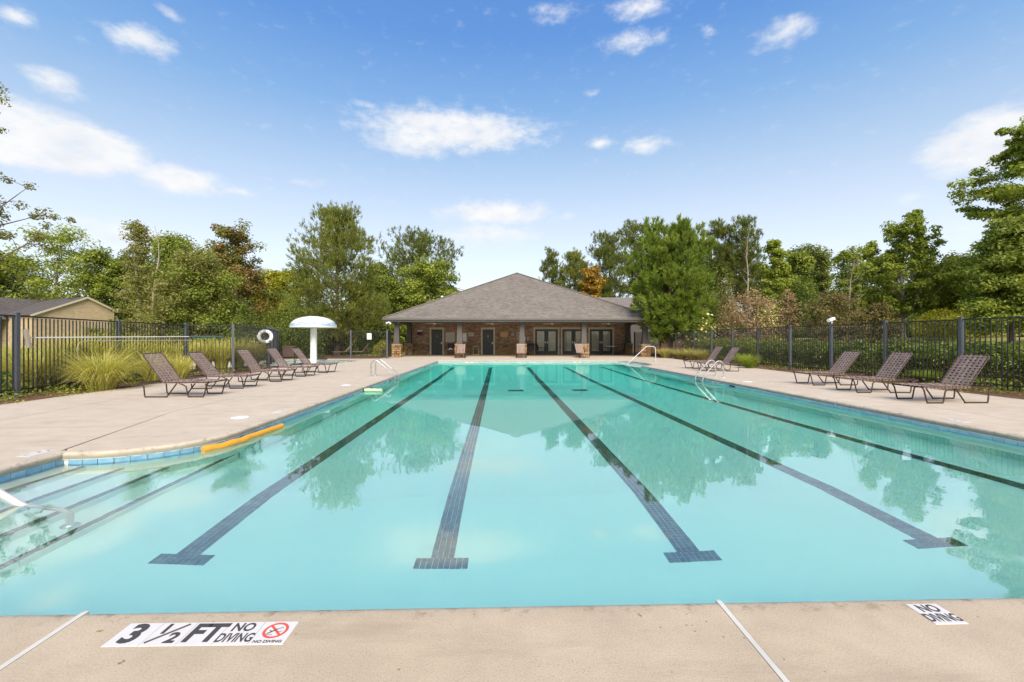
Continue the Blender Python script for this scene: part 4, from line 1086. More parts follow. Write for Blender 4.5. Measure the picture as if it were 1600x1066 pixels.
def flood():
    r = empty('floodlight', (EX0+0.35, YE-0.02, 2.50), 0, 'white twin security light under the left eave corner', 'floodlight')
    MB().lathe([(0.06, 0.0), (0.06, 0.025)], 12).build('base', M_white, r)
    for s_ in (-1, 1): MB().tube([(0, 0, -0.01), (s_*0.06, -0.05, -0.06), (s_*0.15, -0.14, -0.10)], [0.02, 0.045, 0.075], 10).build('lamp_head', M_white, r, True)
flood()

# ================================================================== LOUNGERS
SEAT, HINGE, BLEN = 1.06, 1.04, 0.78
def make_lounger(th=R_(55)):
    """foot at x = 0, head towards +x, width along y from 0 to 0.66"""
    r = empty('chaise_lounge'); w = 0.66; zr = 0.335
    for y in (0.0, w):
        MB().tube([(0, y, zr+0.02), (0.03, y, zr), (SEAT, y, zr-0.005), (1.50, y, zr-0.02), (1.56, y, zr-0.05)], 0.0145, 8).build('rail', M_brown, r, True)
    cb = MB()
    for x in (0.02, 0.52, 1.05, 1.52): cb.tube([(x, 0, zr-0.01), (x, w, zr-0.01)], 0.012, 6)
    cb.build('cross_bar', M_brown, r, True)
    for y in (0.0, w):
        for x0, x1 in ((0.0, 0.62), (0.68, 1.54)):
            a0, a1 = x0+0.17*(x1-x0)/0.62, x1-0.18*(x1-x0)/0.62-0.02
            if x0 > 0.5: a0, a1 = 0.92, 1.38
            else: a0, a1 = 0.13, 0.44
            pts = [(x0+0.01, y, zr-0.01), (x0+0.05, y, zr-0.06), (a0-0.02, y, 0.04), (a0, y, 0.016), (a0+0.04, y, 0.016), (a1-0.04, y, 0.016), (a1, y, 0.016), (a1+0.02, y, 0.04), (x1-0.12, y, zr-0.09), (x1-0.04, y, zr-0.045), (x1+0.03, y, zr-0.02)]
            MB().tube(pts, 0.0145, 7).build('leg', M_brown, r, True)
            g = MB().box(a0-0.01, a0+0.05, y-0.016, y+0.016, 0.0, 0.020).box(a1-0.05, a1+0.01, y-0.016, y+0.016, 0.0, 0.020); tag(g.build('foot_pad', M_dark, r), kind='stuff')
    c, s_ = math.cos(th), math.sin(th); L = BLEN
    def bp(u, y, n=0.0): return (HINGE+u*c-n*s_, y, zr+u*s_+n*c)
    i = 0.035
    pts = [bp(0, i), bp(L-0.08, i), bp(L-0.02, i+0.02), bp(L, i+0.08), bp(L, w-i-0.08), bp(L-0.02, w-i-0.02), bp(L-0.08, w-i), bp(0, w-i)]
    MB().tube(pts, 0.013, 8).build('back_frame', M_brown, r, True)
    br = MB()
    for y in (i+0.01, w-i-0.01): br.tube([bp(0.42, y), (1.40, y, zr-0.01)], 0.010, 6)
    br.tube([(1.40, i, zr-0.01), (1.40, w-i, zr-0.01)], 0.010, 6); br.build('brace', M_brown, r, True)
    NL, NB, NS = 6, 11, 13
    def strap(name, path, half, axis):
        vs = []; fs = []
        for k, (p, wv, nv) in enumerate(path):
            p = Vector(p); wv = Vector(wv)*half; nv = Vector(nv)*0.0018
            vs += [p-wv-nv, p+wv-nv, p+wv+nv, p-wv+nv]
        n = len(path)
        for k in range(n-1):
            for j in range(4): fs.append((k*4+j, k*4+(j+1) % 4, k*4+4+(j+1) % 4, k*4+4+j))
        fs += [(3, 2, 1, 0), tuple((n-1)*4+j for j in range(4))]
        m = MB().add(vs, fs); return m.build('strap', M_strap, r)
    nb = (-s_, 0, c); ub = (c, 0, s_); yv = (0, 1, 0)
    ys = [i+0.01+(w-2*i-0.02)*(k+0.5)/NL for k in range(NL)]; us = [0.02+(L-0.03)*(k+0.5)/NB for k in range(NB)]; xs = [0.03+(HINGE-0.04)*(k+0.5)/NS for k in range(NS)]
    for a, y in enumerate(ys):
        path = [(bp(0.0, y, 0.0), yv, nb)]
        for b, u in enumerate(us): path.append((bp(u, y, 0.006 if (a+b) % 2 else -0.001), yv, nb))
        path.append((bp(L+0.008, y, 0.008), yv, nb)); path.append((bp(L+0.010, y, -0.014), yv, nb)); strap('strap', path, 0.0235, 0)
        path = [((0.0, y, zr-0.018), yv, (0, 0, 1)), ((0.0, y, zr+0.014), yv, (0, 0, 1))]
        for b, x in enumerate(xs): path.append(((x, y, zr+0.006+(0.006 if (a+b) % 2 else -0.001)-0.02*math.sin(math.pi*x/HINGE)), yv, (0, 0, 1)))
        path.append(((HINGE, y, zr), yv, (0, 0, 1))); strap('strap', path, 0.0235, 0)
    for b, u in enumerate(us):
        path = [(bp(u, i-0.014, 0.0), ub, nb)]
        for a, y in enumerate(ys): path.append((bp(u, y, -0.001 if (a+b) % 2 else 0.006), ub, nb))
        path.append((bp(u, w-i+0.014, 0.0), ub, nb)); strap('strap', path, 0.0155, 1)
    for b, x in enumerate(xs):
        path = [((x, -0.012, zr-0.025), (1, 0, 0), (0, 1, 0)), ((x, -0.004, zr+0.014), (1, 0, 0), (0, 0, 1))]
        for a, y in enumerate(ys): path.append(((x, y, zr+0.006+(-0.001 if (a+b) % 2 else 0.006)-0.02*math.sin(math.pi*x/HINGE)), (1, 0, 0), (0, 0, 1)))
        path += [((x, w+0.004, zr+0.014), (1, 0, 0), (0, 0, 1)), ((x, w+0.012, zr-0.025), (1, 0, 0), (0, 1, 0))]; strap('strap', path, 0.025, 1)
    return r
proto = make_lounger(); proto_b = make_lounger(R_(51)); used = [0]
def place_lounger(x, y, rz, label, group, z=0.0):
    k = used[0]; used[0] += 1
    o = proto if k == 0 else proto_b if k == 1 else copy_tree((proto, proto_b, proto)[k % 3])
    o.location = (x, y, z); o.rotation_euler = (0, 0, rz); tag(o, label, 'chaise lounge', group); return o
GL = 'strap loungers along the left fence'; GR = 'strap loungers along the right fence'; GP = 'strap loungers against the porch columns'
# left row: foot towards +X, so the head points to -X (turned by 180 degrees; y then runs down from the far edge)
for z_, fx, dr, lab in ((9.85, -6.47, 0.0, 'brown strap lounger beside the big yellow grass clump, nearest of the left row'),
                        (11.56, -6.60, 0.045, 'second brown strap lounger from the near end of the left row'),
                        (13.40, -6.48, -0.015, 'middle brown strap lounger of the left row of five'),
                        (15.20, -6.52, -0.04, 'brown strap lounger in front of the life ring'),
                        (16.90, -6.42, -0.03, 'last brown strap lounger of the left row, by the wading pool')):
    yy = z_-fx*(-SY_)*0-0.029*fx*-1*0
    place_lounger(fx, z_+0.19+0.66, math.pi+dr, lab, GL)
for z_, fx, dr, lab in ((8.90, 8.50, 0.01, 'brown strap lounger nearest the right edge of the photo'),
                        (10.65, 8.50, -0.04, 'middle brown strap lounger of the three near the right fence'),
                        (12.35, 8.66, 0.015, 'farthest brown strap lounger of the three near the right fence'),
                        (17.7, 8.20, 0.0, 'nearer brown strap lounger of the pair behind the right pool ladder'),
                        (19.2, 8.28, 0.02, 'farther brown strap lounger of the pair behind the right pool ladder')):
    place_lounger(fx, z_-0.25, dr, lab, GR)
for px, lab in ((718, 'strap lounger facing the pool before the second porch column'), (815, 'strap lounger facing the pool before the middle porch column'), (914, 'strap lounger facing the pool before the fourth porch column, turned a little')):
    x = XatY(px, 30.1); a = 0.14 if px > 900 else 0.0
    place_lounger(x+0.33*math.cos(a), 30.05, math.pi/2+a, lab, GP)
for px, Z, rz, lab in ((521.5, 33.4, 0.55, 'strap lounger on the lawn behind the far fence, beside the mushroom stem'), (546.5, 33.8, 0.35, 'strap lounger on the lawn behind the far fence, farther right of the pair')):
    p = at(px, Z); place_lounger(p.x, p.y-0.3, rz, lab, 'loungers on the lawn behind the far fence', terrain(p.x, p.y)+0.06)

# ------------------------------------------------------------------ chairs, table, bins by the building
def sling_chair(x, y, rz, label, mat, group=None, z=0.0):
    r = empty('patio_chair', (x, y, z), rz, label, 'chair', group)
    for s_ in (-0.27, 0.27):
        MB().tube([(s_, -0.28, 0), (s_, -0.26, 0.36), (s_, -0.24, 0.60), (s_, -0.10, 0.64), (s_, 0.22, 0.62)], 0.014, 6).build('leg', M_brown, r, True)
        MB().tube([(s_, 0.26, 0), (s_, 0.20, 0.38), (s_, 0.27, 0.70), (s_, 0.34, 0.93)], 0.014, 6).build('leg', M_brown, r, True)
    MB().add([(-0.26, -0.26, 0.41), (0.26, -0.26, 0.41), (0.26, 0.0, 0.39), (-0.26, 0.0, 0.39), (0.26, 0.20, 0.39), (-0.26, 0.20, 0.39)], [(0, 1, 2, 3), (3, 2, 4, 5)]).box(-0.27, 0.27, -0.27, -0.25, 0.39, 0.41).build('seat', mat, r)
    MB().add([(-0.26, 0.20, 0.40), (0.26, 0.20, 0.40), (0.26, 0.27, 0.70), (-0.26, 0.27, 0.70), (0.26, 0.34, 0.93), (-0.26, 0.34, 0.93)], [(0, 1, 2, 3), (3, 2, 4, 5)]).box(-0.27, 0.27, 0.335, 0.355, 0.92, 0.95).build('backrest', mat, r)
    return r
M_sling = simple('dark_sling', (0.028, 0.026, 0.026), 0.6); M_bsling = simple('brown_sling', (0.085, 0.055, 0.045), 0.6); M_wsling = simple('pale_sling', (0.50, 0.49, 0.46), 0.6)
p = at(451, 22.6); sling_chair(p.x, p.y, R_(200), 'brown sling armchair beyond the end of the left lounger row', M_bsling)
Yc = 35.6
sling_chair(XatY(705.5, Yc), Yc, 0.15, 'dark sling chair holding a white towel by the left restroom door', M_sling)
tw = empty('towel', (XatY(704.5, Yc), Yc-0.20, 0.415), 0.3, 'crumpled white towel on the dark chair', 'towel')
rng = random.Random(3); tb = MB()
tv = [(-0.2+0.1*i, -0.16+0.08*j, 0.02+0.16*math.exp(-((i-2)**2+(j-2)**2)/3.0)*rng.uniform(0.6, 1.3)) for j in range(5) for i in range(5)]
tb.add(tv, [(j*5+i, j*5+i+1, j*5+i+6, j*5+i+5) for j in range(4) for i in range(4)]); tb.build('cloth', M_white, tw, True)
sling_chair(XatY(829, Yc), Yc, -0.1, 'dark sling chair left of the first glazed doors', M_sling); sling_chair(XatY(843.5, Yc), Yc, R_(62), 'dark chair with pale seat standing in front of the first glazed doors', M_sling).children
sling_chair(XatY(944.5, Yc), Yc, R_(75), 'dark chair with pale seat left of the porch table', M_sling)
sling_chair(XatY(966, Yc), Yc-0.2, R_(200), 'brown chair right of the porch table', M_bsling); sling_chair(XatY(972.5, Yc), Yc+0.5, R_(-80), 'brown chair behind the porch table near the brick corner', M_bsling)
for px in (843.5, 944.5):
    pass
def patio_table(px):
    r = empty('patio_table', (XatY(px, 35.4), 35.4, 0), 0, 'round pale topped patio table before the third glazed doors', 'table')
    MB().lathe([(0.42, 0.70), (0.45, 0.71), (0.45, 0.735), (0.0, 0.736)], 20).build('table_top', M_wsling, r, True)
    for k in range(4):
        a = k*math.pi/2+0.4; MB().tube([(0.33*math.cos(a), 0.33*math.sin(a), 0.70), (0.22*math.cos(a), 0.22*math.sin(a), 0.35), (0.34*math.cos(a), 0.34*math.sin(a), 0.0)], 0.014, 6).build('leg', M_dark, r, True)
patio_table(955)
def hose_box(px):
    r = empty('hose_cart', (XatY(px, 35.9), 35.9, 0), 0, 'pale wooden frame stand with a coiled hose between the two restroom doors', 'hose stand')
    for s_ in (-0.22, 0.22): MB().tube([(s_, -0.1, 0), (s_, 0.05, 0.72)], 0.022, 6).build('post', M_cream, r)
    MB().box(-0.26, 0.26, -0.14, 0.14, 0.0, 0.05).build('base', M_cream, r); MB().box(-0.17, 0.17, 0.02, 0.07, 0.70, 0.75).build('handle', M_cream, r)
    c = MB()
    for k in range(5): c.tube([(0.19*math.cos(a/12*6.283), -0.06+k*0.03, 0.36+0.21*math.sin(a/12*6.283)) for a in range(12)], 0.018, 5, closed=True)
    c.build('hose', simple('olive_hose', (0.16, 0.14, 0.03), 0.6), r, True)
    MB().lathe([(0.10, -0.1), (0.10, 0.1)], 12).build('drum', M_dark, r, rot=(R_(90), 0, 0), loc=(0, 0, 0.36))
hose_box(743.5)

# ================================================================== FENCES
pick_me = MB().box(-0.0095, 0.0095, -0.0095, 0.0095, 0.03, 1.79).mesh('picket', M_black)
def fence(name, label, pts, top=1.84, posts=None, step=2.44, zf=lambda x, y: 0.0, sp=0.121):
    r = empty(name, (pts[0][0], pts[0][1], 0), 0, label, 'fence'); base = Vector((pts[0][0], pts[0][1], 0))
    post_me = MB().box(-0.042, 0.042, -0.042, 0.042, -0.25, top+0.045, ch=0.006).mesh('post', M_post); cap_me = MB().box(-0.048, 0.048, -0.048, 0.048, top+0.045, top+0.062, ch=0.006).mesh('cap', M_post)
    placed = []
    for (a, b) in zip(pts[:-1], pts[1:]):
        a, b = Vector((*a, 0)), Vector((*b, 0)); L = (b-a).length; d = (b-a)/L; ang = math.atan2(d.y, d.x)
        za, zb = zf(a.x, a.y), zf(b.x, b.y)
        k = max(1, round(L/step)); ps = [L*i/k for i in range(k+1)]
        for s_ in ps:
            p = a+d*s_
            if any((p-q).length < 0.3 for q in placed): continue
            placed.append(p); o = link('post', post_me, r, p-base+Vector((0, 0, za+(zb-za)*s_/L)), (0, 0, ang)); link('cap', cap_me, o)
        n = int(L/sp); g = (L-n*sp)/2
        for i in range(n):
            s_ = g+sp*(i+0.5)
            if min(abs(s_-q) for q in ps) < 0.05: continue
            link('picket', pick_me, r, a+d*s_-base+Vector((0, 0, za+(zb-za)*s_/L)), (0, 0, ang))
        for z0, z1 in ((top-0.035, top+0.0), (0.14, 0.172)):
            for u, v in zip(ps[:-1], ps[1:]):
                p, q = a+d*(u+0.043)-base, a+d*(v-0.043)-base; nx = Vector((-d.y, d.x, 0))*0.018
                zu, zv = za+(zb-za)*u/L, za+(zb-za)*v/L
                vs = [p-nx+Vector((0, 0, z0+zu)), p+nx+Vector((0, 0, z0+zu)), p+nx+Vector((0, 0, z1+zu)), p-nx+Vector((0, 0, z1+zu)), q-nx+Vector((0, 0, z0+zv)), q+nx+Vector((0, 0, z0+zv)), q+nx+Vector((0, 0, z1+zv)), q-nx+Vector((0, 0, z1+zv))]
                MB().add(vs, [(0, 1, 2, 3), (7, 6, 5, 4), (0, 4, 5, 1), (1, 5, 6, 2), (2, 6, 7, 3), (3, 7, 4, 0)]).build('rail', M_black, r)
    return r
fence('pool_fence', 'black picket fence behind the left lounger row', FL)
xf = XatY(434.6, 29.7)
fence('pool_fence', 'black picket fence running across behind the white mushroom', [(-10.9, 21.2), (xf, 29.7), (XatY(605, 29.7), 29.7)], step=2.3)
fence('pool_fence', 'long black picket fence behind the right loungers and shrubs', [(12.65, 6.8), (12.5, 11.6), (12.5, 28.0), (11.4, 36.9)])
def gate():
    x = XatY(609, 30.6); r = empty('pool_gate', (x, 29.75, 0), 0, 'black solid gate post and gate leaf beside the left stone column', 'gate')
    MB().box(-0.05, 0.05, 0.0, 0.10, -0.1, 1.95).build('gate_post', M_black, r)
    MB().box(-0.02, 0.02, 0.11, 1.25, 0.08, 1.80).build('gate_leaf', M_black, r)
    MB().box(0.02, 0.06, 0.2, 0.3, 0.98, 1.10).build('latch', M_dark, r)
gate()
def fence_sign():
    x, Y = XatY(577, 29.6), 29.6; r = empty('fence_sign', (x, Y, 0), 0, 'white two-panel sign hung on the far fence right of the mushroom', 'sign')
    for s_ in (-0.075, 0.075): MB().box(s_-0.07, s_+0.07, -0.02, 0.0, 1.28, 1.68).build('sign_plate', M_white, r)
fence_sign()
def post_light():
    r = empty('fence_camera', (12.5, 16.25, 1.90), 0, 'small white security lamp on top of a right fence post', 'lamp')
    MB().tube([(0, 0, 0), (0, 0, 0.10)], 0.02, 8).build('stem', M_white, r)
    MB().tube([(0.02, 0, 0.12), (-0.16, -0.04, 0.10)], [0.05, 0.07], 10).build('lamp_head', M_white, r, True)
    MB().box(-0.02, 0.10, -0.05, 0.05, 0.12, 0.22, ch=0.02).build('housing', M_white, r)
post_light()

# ------------------------------------------------------------------ poles, life ring, mushroom
def brush_pole():
    a, b = at(54, 10.35, 1.335), at(348, 16.55, 1.40); r = empty('brush_pole', a, 0, 'long white and blue telescopic brush pole hung along the left fence', 'pole')
    d = b-a; MB().tube([(0, 0, 0), d*0.745], 0.013, 8).build('white_section', M_white, r, True); MB().tube([d*0.74, d], 0.016, 8).build('blue_section', M_blue_pole, r, True)
    M = Matrix.Rotation(R_(12), 4, 'X')
    MB().box(-0.03, 0.03, -0.16, -0.12, -0.22, 0.24, M, ch=0.01).tube([(0, -0.13, 0.0), (0, 0.02, 0.0)], 0.014, 6).build('brush_head', simple('tan_plastic', (0.45, 0.36, 0.30), 0.5), r)
    tag(MB().box(-0.028, 0.028, -0.20, -0.161, -0.20, 0.22, M).build('bristle', M_cream, r), kind='stuff')
brush_pole()
def hook_pole():
    a, b = at(132, 11.55, 1.25), at(300, 15.4, 1.26); r = empty('rescue_hook', a, 0, 'white rescue pole with curved hook hung below the brush pole', 'pole')
    d = b-a; MB().tube([(0, 0, 0), d], 0.010, 8).build('pole', M_cream, r, True)
    e = d.normalized(); pts = [Vector((0, 0, 0))]
    for k in range(1, 13):
        t = k/12*R_(215); pts.append(-e*(0.18*math.sin(t)*1.0+0.02)+Vector((0, 0, -0.30*(1-math.cos(t))*0.5*1.5)))
    pts += [pts[-1]+e*0.12+Vector((0, 0, -0.10))]
    MB().tube(pts, 0.007, 6).build('hook', M_cream, r, True)
hook_pole()
def life_ring():
    p = at(414.5, 20.6); r = empty('life_ring', (p.x, p.y, 1.42), R_(28), 'white life ring hung on the fence corner post left of the mushroom', 'life ring')
    M = Matrix.Rotation(R_(90), 4, 'X'); m = MB(); n, k = 28, 10; vs = []; fs = []
    for i in range(n):
        for j in range(k):
            A, B = 2*math.pi*i/n, 2*math.pi*j/k; rr = 0.25+0.075*math.cos(B); vs.append(M @ Vector((rr*math.cos(A), rr*math.sin(A), 0.055*math.sin(B))))
            fs.append((i*k+j, ((i+1) % n)*k+j, ((i+1) % n)*k+(j+1) % k, i*k+(j+1) % k))
    m.add(vs, fs).build('ring', M_white, r, True)
    q = MB()
    for a in (45, 135, 225, 315):
        a = R_(a); c = Vector((0.25*math.cos(a), 0, 0.25*math.sin(a))); rad = c.normalized(); t = Vector((-rad.z, 0, rad.x))
        q.tube([c-t*0.02+(rad*math.cos(b)+Vector((0, 1, 0))*math.sin(b))*0.081 for b in [i/10*6.283 for i in range(10)]], 0.012, 5, closed=True)
    tag(q.build('rope_band', simple('rope', (0.5, 0.5, 0.48), 0.8), r), kind='stuff')
    MB().box(-0.03, 0.03, -0.02, 0.06, 0.20, 0.30).box(0.15, 0.22, -0.08, 0.0, -0.26, -0.17, ch=0.01).build('bracket', M_dark, r)
life_ring()
def mushroom():
    p = at(490, 24.3); r = empty('splash_mushroom', (p.x, p.y, 0), 0, 'white splash mushroom with worn blue paint standing in the wading pool', 'water feature')
    MB().lathe([(0.175, -0.48), (0.172, 1.0), (0.168, 1.96)], 24).build('stem', M_white, r, True)
    prof = [(0.16, 1.93), (1.05, 1.925), (1.195, 1.93), (1.205, 1.96), (1.19, 2.06), (1.12, 2.19), (0.98, 2.32), (0.78, 2.43), (0.52, 2.51), (0.26, 2.55), (0.06, 2.56)]
    MB().lathe(prof, 40).build('cap', M_mush, r, True)
mushroom()
def grate():
    p = at(503, 27.9); r = empty('skimmer_box', (p.x, p.y, 0.0), 0, 'small black lid at the far rim of the wading pool', 'skimmer'); MB().box(-0.30, 0.30, -0.12, 0.12, 0.0, 0.07, ch=0.02).build('lid', M_dark, r); MB().box(-0.05, 0.05, -0.02, 0.02, 0.071, 0.085).build('handle', M_dark, r)
grate()

# ------------------------------------------------------------------ ladders and rails
def ladder(name, label, x_deck, x_pool, y0, y1, top, s):
    r = empty(name, ((x_deck+x_pool)/2, (y0+y1)/2, 0), 0, label, 'pool ladder', 'steel ladders of the swimming pool'); b = Vector(r.location)
    for y in (y0, y1):
        xp = x_pool; xd = x_deck; pts = [(xd, y, 0.0), (xd, y, top*0.66)]
        for k in range(0, 9):
            t = k/8; a = math.pi*(1-t*0.72); pts.append((xd+s*0.155*(1+math.cos(a)), y, top*0.70+top*0.30*math.sin(a)))
        last = Vector(pts[-1]); pts += [(xp-s*0.06, y, 0.10), (xp, y, 0.0), (xp+s*0.02, y, -0.12), (xp+s*0.02, y, -0.70)]
        pts += [(xp-s*0.02, y, -0.82), (xp-s*0.08, y, -0.86)]
        MB().tube([Vector(q)-b for q in pts], 0.0215, 9).build('rail', M_rail, r, True)
        MB().lathe([(0.055, 0.0), (0.05, 0.012), (0.025, 0.025)], 14, Vector((xd, y, 0))-b).build('flange', M_chrome, r, True)
    for z in (-0.16, -0.42, -0.68): MB().box(x_pool-0.05-b.x, x_pool+0.06-b.x, y0-b.y+0.02, y1-b.y-0.02, z, z+0.025, ch=0.006).build('tread', M_rail, r)
pL0, pL1 = on_ground(583.8, 588), on_ground(591.5, 586)
ladder('pool_ladder', 'steel pool ladder on the left side of the pool beside the green noodle', -4.42, XL+0.10, 15.35, 15.92, 0.56, 1)
ladder('pool_ladder', 'steel pool ladder on the right side of the pool', 7.60, XR-0.10, 14.75, 15.3, 0.56, -1)
def entry_rail():
    r = empty('hand_rail', (8.9, 24.9, 0), 0, 'pale steel entry rail in the far right corner of the pool', 'hand rail')
    pts = [(0, 0, 0), (0, 0, 0.70), (-0.02, 0, 0.80), (-0.10, 0, 0.87), (-0.45, 0, 0.90), (-0.54, 0, 0.87), (-1.62, 0, -0.12), (-2.1, 0, -0.52), (-2.2, 0, -0.75)]
    MB().tube(pts, 0.021, 9).build('rail', M_white_rail, r, True); MB().lathe([(0.055, 0.0), (0.05, 0.012), (0.025, 0.025)], 14).build('flange', M_chrome, r, True)
entry_rail()
def step_rail():
    r = empty('hand_rail', (-5.55, 3.94, 0), 0, 'pale hand rail running down into the water over the left steps', 'hand rail')
    pts = [(0, 0, 0), (0, 0, 0.66), (0.02, 0, 0.72), (0.08, 0, 0.74), (0.14, 0, 0.71)]
    b = r.location; q = at(28, 3.80); xw = q.x-b.x
    pts += [(xw-0.5, 0, 0.17), (xw, 0, WZ), (xw+0.30, 0, WZ-0.16), (xw+0.38, 0, WZ-0.20), (xw+0.42, 0, WZ-0.28), (xw+0.42, 0, WZ-0.62)]
    MB().tube(pts, 0.028, 10).build('rail', M_white_rail, r, True)
    MB().lathe([(0.07, WZ-0.605), (0.06, WZ-0.585), (0.028, WZ-0.565)], 14, (xw+0.42, 0, 0)).build('flange', M_chrome, r, True)
step_rail()

# ------------------------------------------------------------------ noodles, lids, drains, skimmers
def noodle_yellow():
    r = empty('pool_noodle', (-4.9, 6.4, 0), 0, 'yellow orange foam noodle floating along the curved pool edge', 'pool noodle')
    pts = []
    a0, a1 = -31, 0
    for k in range(15): a = R_(a0+(a1-a0)*k/14); pts.append((1.325*math.cos(a), 1.325*math.sin(a), WZ+0.022+0.006*math.sin(k)))
    for k in range(1, 6): pts.append((1.325+0.012*k, 0.17*k, WZ+0.022))
    MB().tube(pts, 0.044, 12).build('foam', M_yellow, r, True)
    p0 = Vector(pts[0]); d = (p0-Vector(pts[1])).normalized(); MB().tube([p0+d*0.001, p0+d*0.004], 0.013, 8).build('core_hole', M_wood, r)
noodle_yellow()
def noodle_green():
    r = empty('pool_noodle', (XL+0.03, 12.15, WZ+0.02), 0, 'short pale green foam noodle poking out from the left pool wall', 'pool noodle')
    MB().tube([(0, 0, 0.02), (0.22, 0.01, 0.02), (0.42, 0.0, 0.015), (0.47, -0.02, 0.012)], 0.042, 12).build('foam', M_green_foam, r, True)
    MB().tube([(-0.02, 0, 0.02), (0.0, 0, 0.02)], 0.047, 12).build('end_collar', M_dark, r)
noodle_green()
def lid(px, py, label, R=0.13):
    p = on_ground(px, py); r = empty('round_deck_plate', (p.x, p.y, 0), 0, label, 'skimmer lid', 'round white lids in the pool deck')
    MB().lathe([(R, 0.0), (R*0.98, 0.006), (R*0.80, 0.008), (0.0, 0.009)], 24).build('cover', M_white, r, True)
    for s_ in (-1, 1): MB().lathe([(0.012, 0.0085), (0.012, 0.0105)], 8, (s_*R*0.5, 0, 0)).build('finger_hole', M_dark, r)
lid(375, 652.5, 'round white lid in the deck above the yellow noodle'); lid(541, 602, 'round white lid in the deck beside the left ladder'); lid(1168, 596.5, 'round white lid in the deck right of the right ladder')
def worn_marker(px, py, label, rz, w=0.30, d=0.15):
    p = on_ground(px, py); r = empty('depth_tile', (p.x, p.y, 0.003), rz, label, 'deck marker', 'worn white depth tiles along the pool edge')
    for i in range(2):
        MB().box(-w/2+i*w/2+0.002, -w/2+(i+1)*w/2-0.002, -d/2, d/2, -0.01, 0.0).build('tile', M_tilew, r)
    m = MB(); rg = random.Random(int(px))
    for i in range(7): x = rg.uniform(-w*0.42, w*0.38); y = rg.uniform(-d*0.32, d*0.3); m.box(x, x+rg.uniform(0.012, 0.03), y, y+rg.uniform(0.01, 0.035), 0.0005, 0.0015)
    tag(m.build('worn_print', M_greyink, r), kind='stuff')
worn_marker(57, 708.5, 'worn white deck tile beside the step bay on the left', R_(90)); worn_marker(437, 643, 'worn white deck tile past the curved pool edge', R_(90)); worn_marker(1494, 657.5, 'worn white deck tile on the right deck near the loungers', R_(90), 0.34)

def txt(body, parent, x, y, z, size, mat, bold=0.0, sx=1.0, vert=False, name='lettering'):
    c = bpy.data.curves.new(name, 'FONT'); c.body = body; c.size = size; c.align_x = 'CENTER'; c.align_y = 'CENTER'; c.offset = bold; c.extrude = 0.0004; c.resolution_u = 4
    f = bpy.data.objects.new(name, c); me = bpy.data.meshes.new_from_object(f); bpy.data.objects.remove(f); me.name = name
    if not me.materials: me.materials.append(mat)
    else: me.materials[0] = mat
    o = bpy.data.objects.new(name, me); COL.objects.link(o); o.parent = parent; o.location = (x, y, z); o.scale = (sx, 1, 1)
    if vert: o.rotation_euler = (R_(90), 0, 0)
    return o
def depth_marker():
    # five 6-inch tiles set flush in the near deck
    r = empty('depth_marker', (-1.30, 1.986, 0.0), R_(-0.6), 'row of five white deck tiles with depth lettering and red no diving ring', 'deck marker')
    T = 0.1525; tz = 0.0025; tiles = []
    for i in range(5):
        t = MB().box(-T/2+0.0012, T/2-0.0012, -T/2, T/2, -0.01, tz, ch=0.001).build('tile', M_tilew, r, loc=((i-2)*T, 0, 0)); tiles.append(t)
    z = tz+0.0006
    txt('3', tiles[0], 0.0, -0.002, z, 0.170, M_ink, 0.006, 0.95)
    txt('1', tiles[1], -0.033, 0.030, z, 0.088, M_ink, 0.0035); txt('2', tiles[1], 0.034, -0.030, z, 0.092, M_ink, 0.0035)
    MB().tube([(-0.062, -0.060, z), (0.050, 0.062, z)], 0.0048, 4).build('fraction_bar', M_ink, tiles[1])
    txt('F', tiles[2], -0.036, -0.002, z, 0.165, M_ink, 0.0055, 0.88); txt('T', tiles[2], 0.038, -0.002, z, 0.165, M_ink, 0.0055, 0.88)
    txt('NO', tiles[3], 0.0, 0.036, z, 0.076, M_ink, 0.002, 0.82); txt('DIVING', tiles[3], 0.0, -0.034, z, 0.078, M_ink, 0.0018, 0.60)
    c = tiles[4]; rg = MB(); n = 40; vs = []; fs = []
    for i in range(n):
        a = 2*math.pi*i/n
        for R in (0.041, 0.053): vs.append((R*math.cos(a), 0.014+R*math.sin(a), z))
    fs = [(2*i, 2*i+1, (2*i+3) % (2*n), (2*i+2) % (2*n)) for i in range(n)]
    rg.add(vs, fs); s45 = math.sqrt(0.5)
    def bar(p, q, w, m, zz): 
        p, q = Vector(p), Vector(q); d = (q-p).normalized(); nn = Vector((-d.y, d.x))*w/2
        m.add([(*(p-nn), zz), (*(q-nn), zz), (*(q+nn), zz), (*(p+nn), zz)], [(0, 1, 2, 3)])
    bar((-0.045*s45, 0.014+0.045*s45), (0.045*s45, 0.014-0.045*s45), 0.010, rg, z+0.0003); rg.build('no_diving_ring', M_red_ink, c)
    g = MB(); bar((-0.022, -0.004), (0.004, 0.022), 0.007, g, z+0.0006); bar((0.004, 0.022), (0.026, 0.034), 0.004, g, z+0.0006); bar((-0.010, 0.004), (-0.026, 0.014), 0.004, g, z+0.0006); bar((-0.022, -0.004), (-0.030, -0.008), 0.006, g, z+0.0006); bar((-0.030, -0.016), (0.0, -0.016), 0.003, g, z+0.0006); bar((0.010, 0.006), (0.030, 0.006), 0.003, g, z+0.0006)
    g.build('diver_figure', M_ink, c)
    txt('NO DIVING', c, 0.0, -0.059, z, 0.0225, M_ink, 0.0006, 1.05)
    r2 = empty('deck_sign', (2.065, 2.03, 0.0), 0, 'single white tile reading NO DIVING in the near deck on the right', 'deck marker')
    t = MB().box(-T/2, T/2, -T/2, T/2, -0.01, tz, ch=0.001).build('tile', M_tilew, r2)
    txt('NO', t, 0.0, 0.036, z, 0.076, M_ink, 0.002, 0.82); txt('DIVING', t, 0.0, -0.034, z, 0.078, M_ink, 0.0018, 0.60)
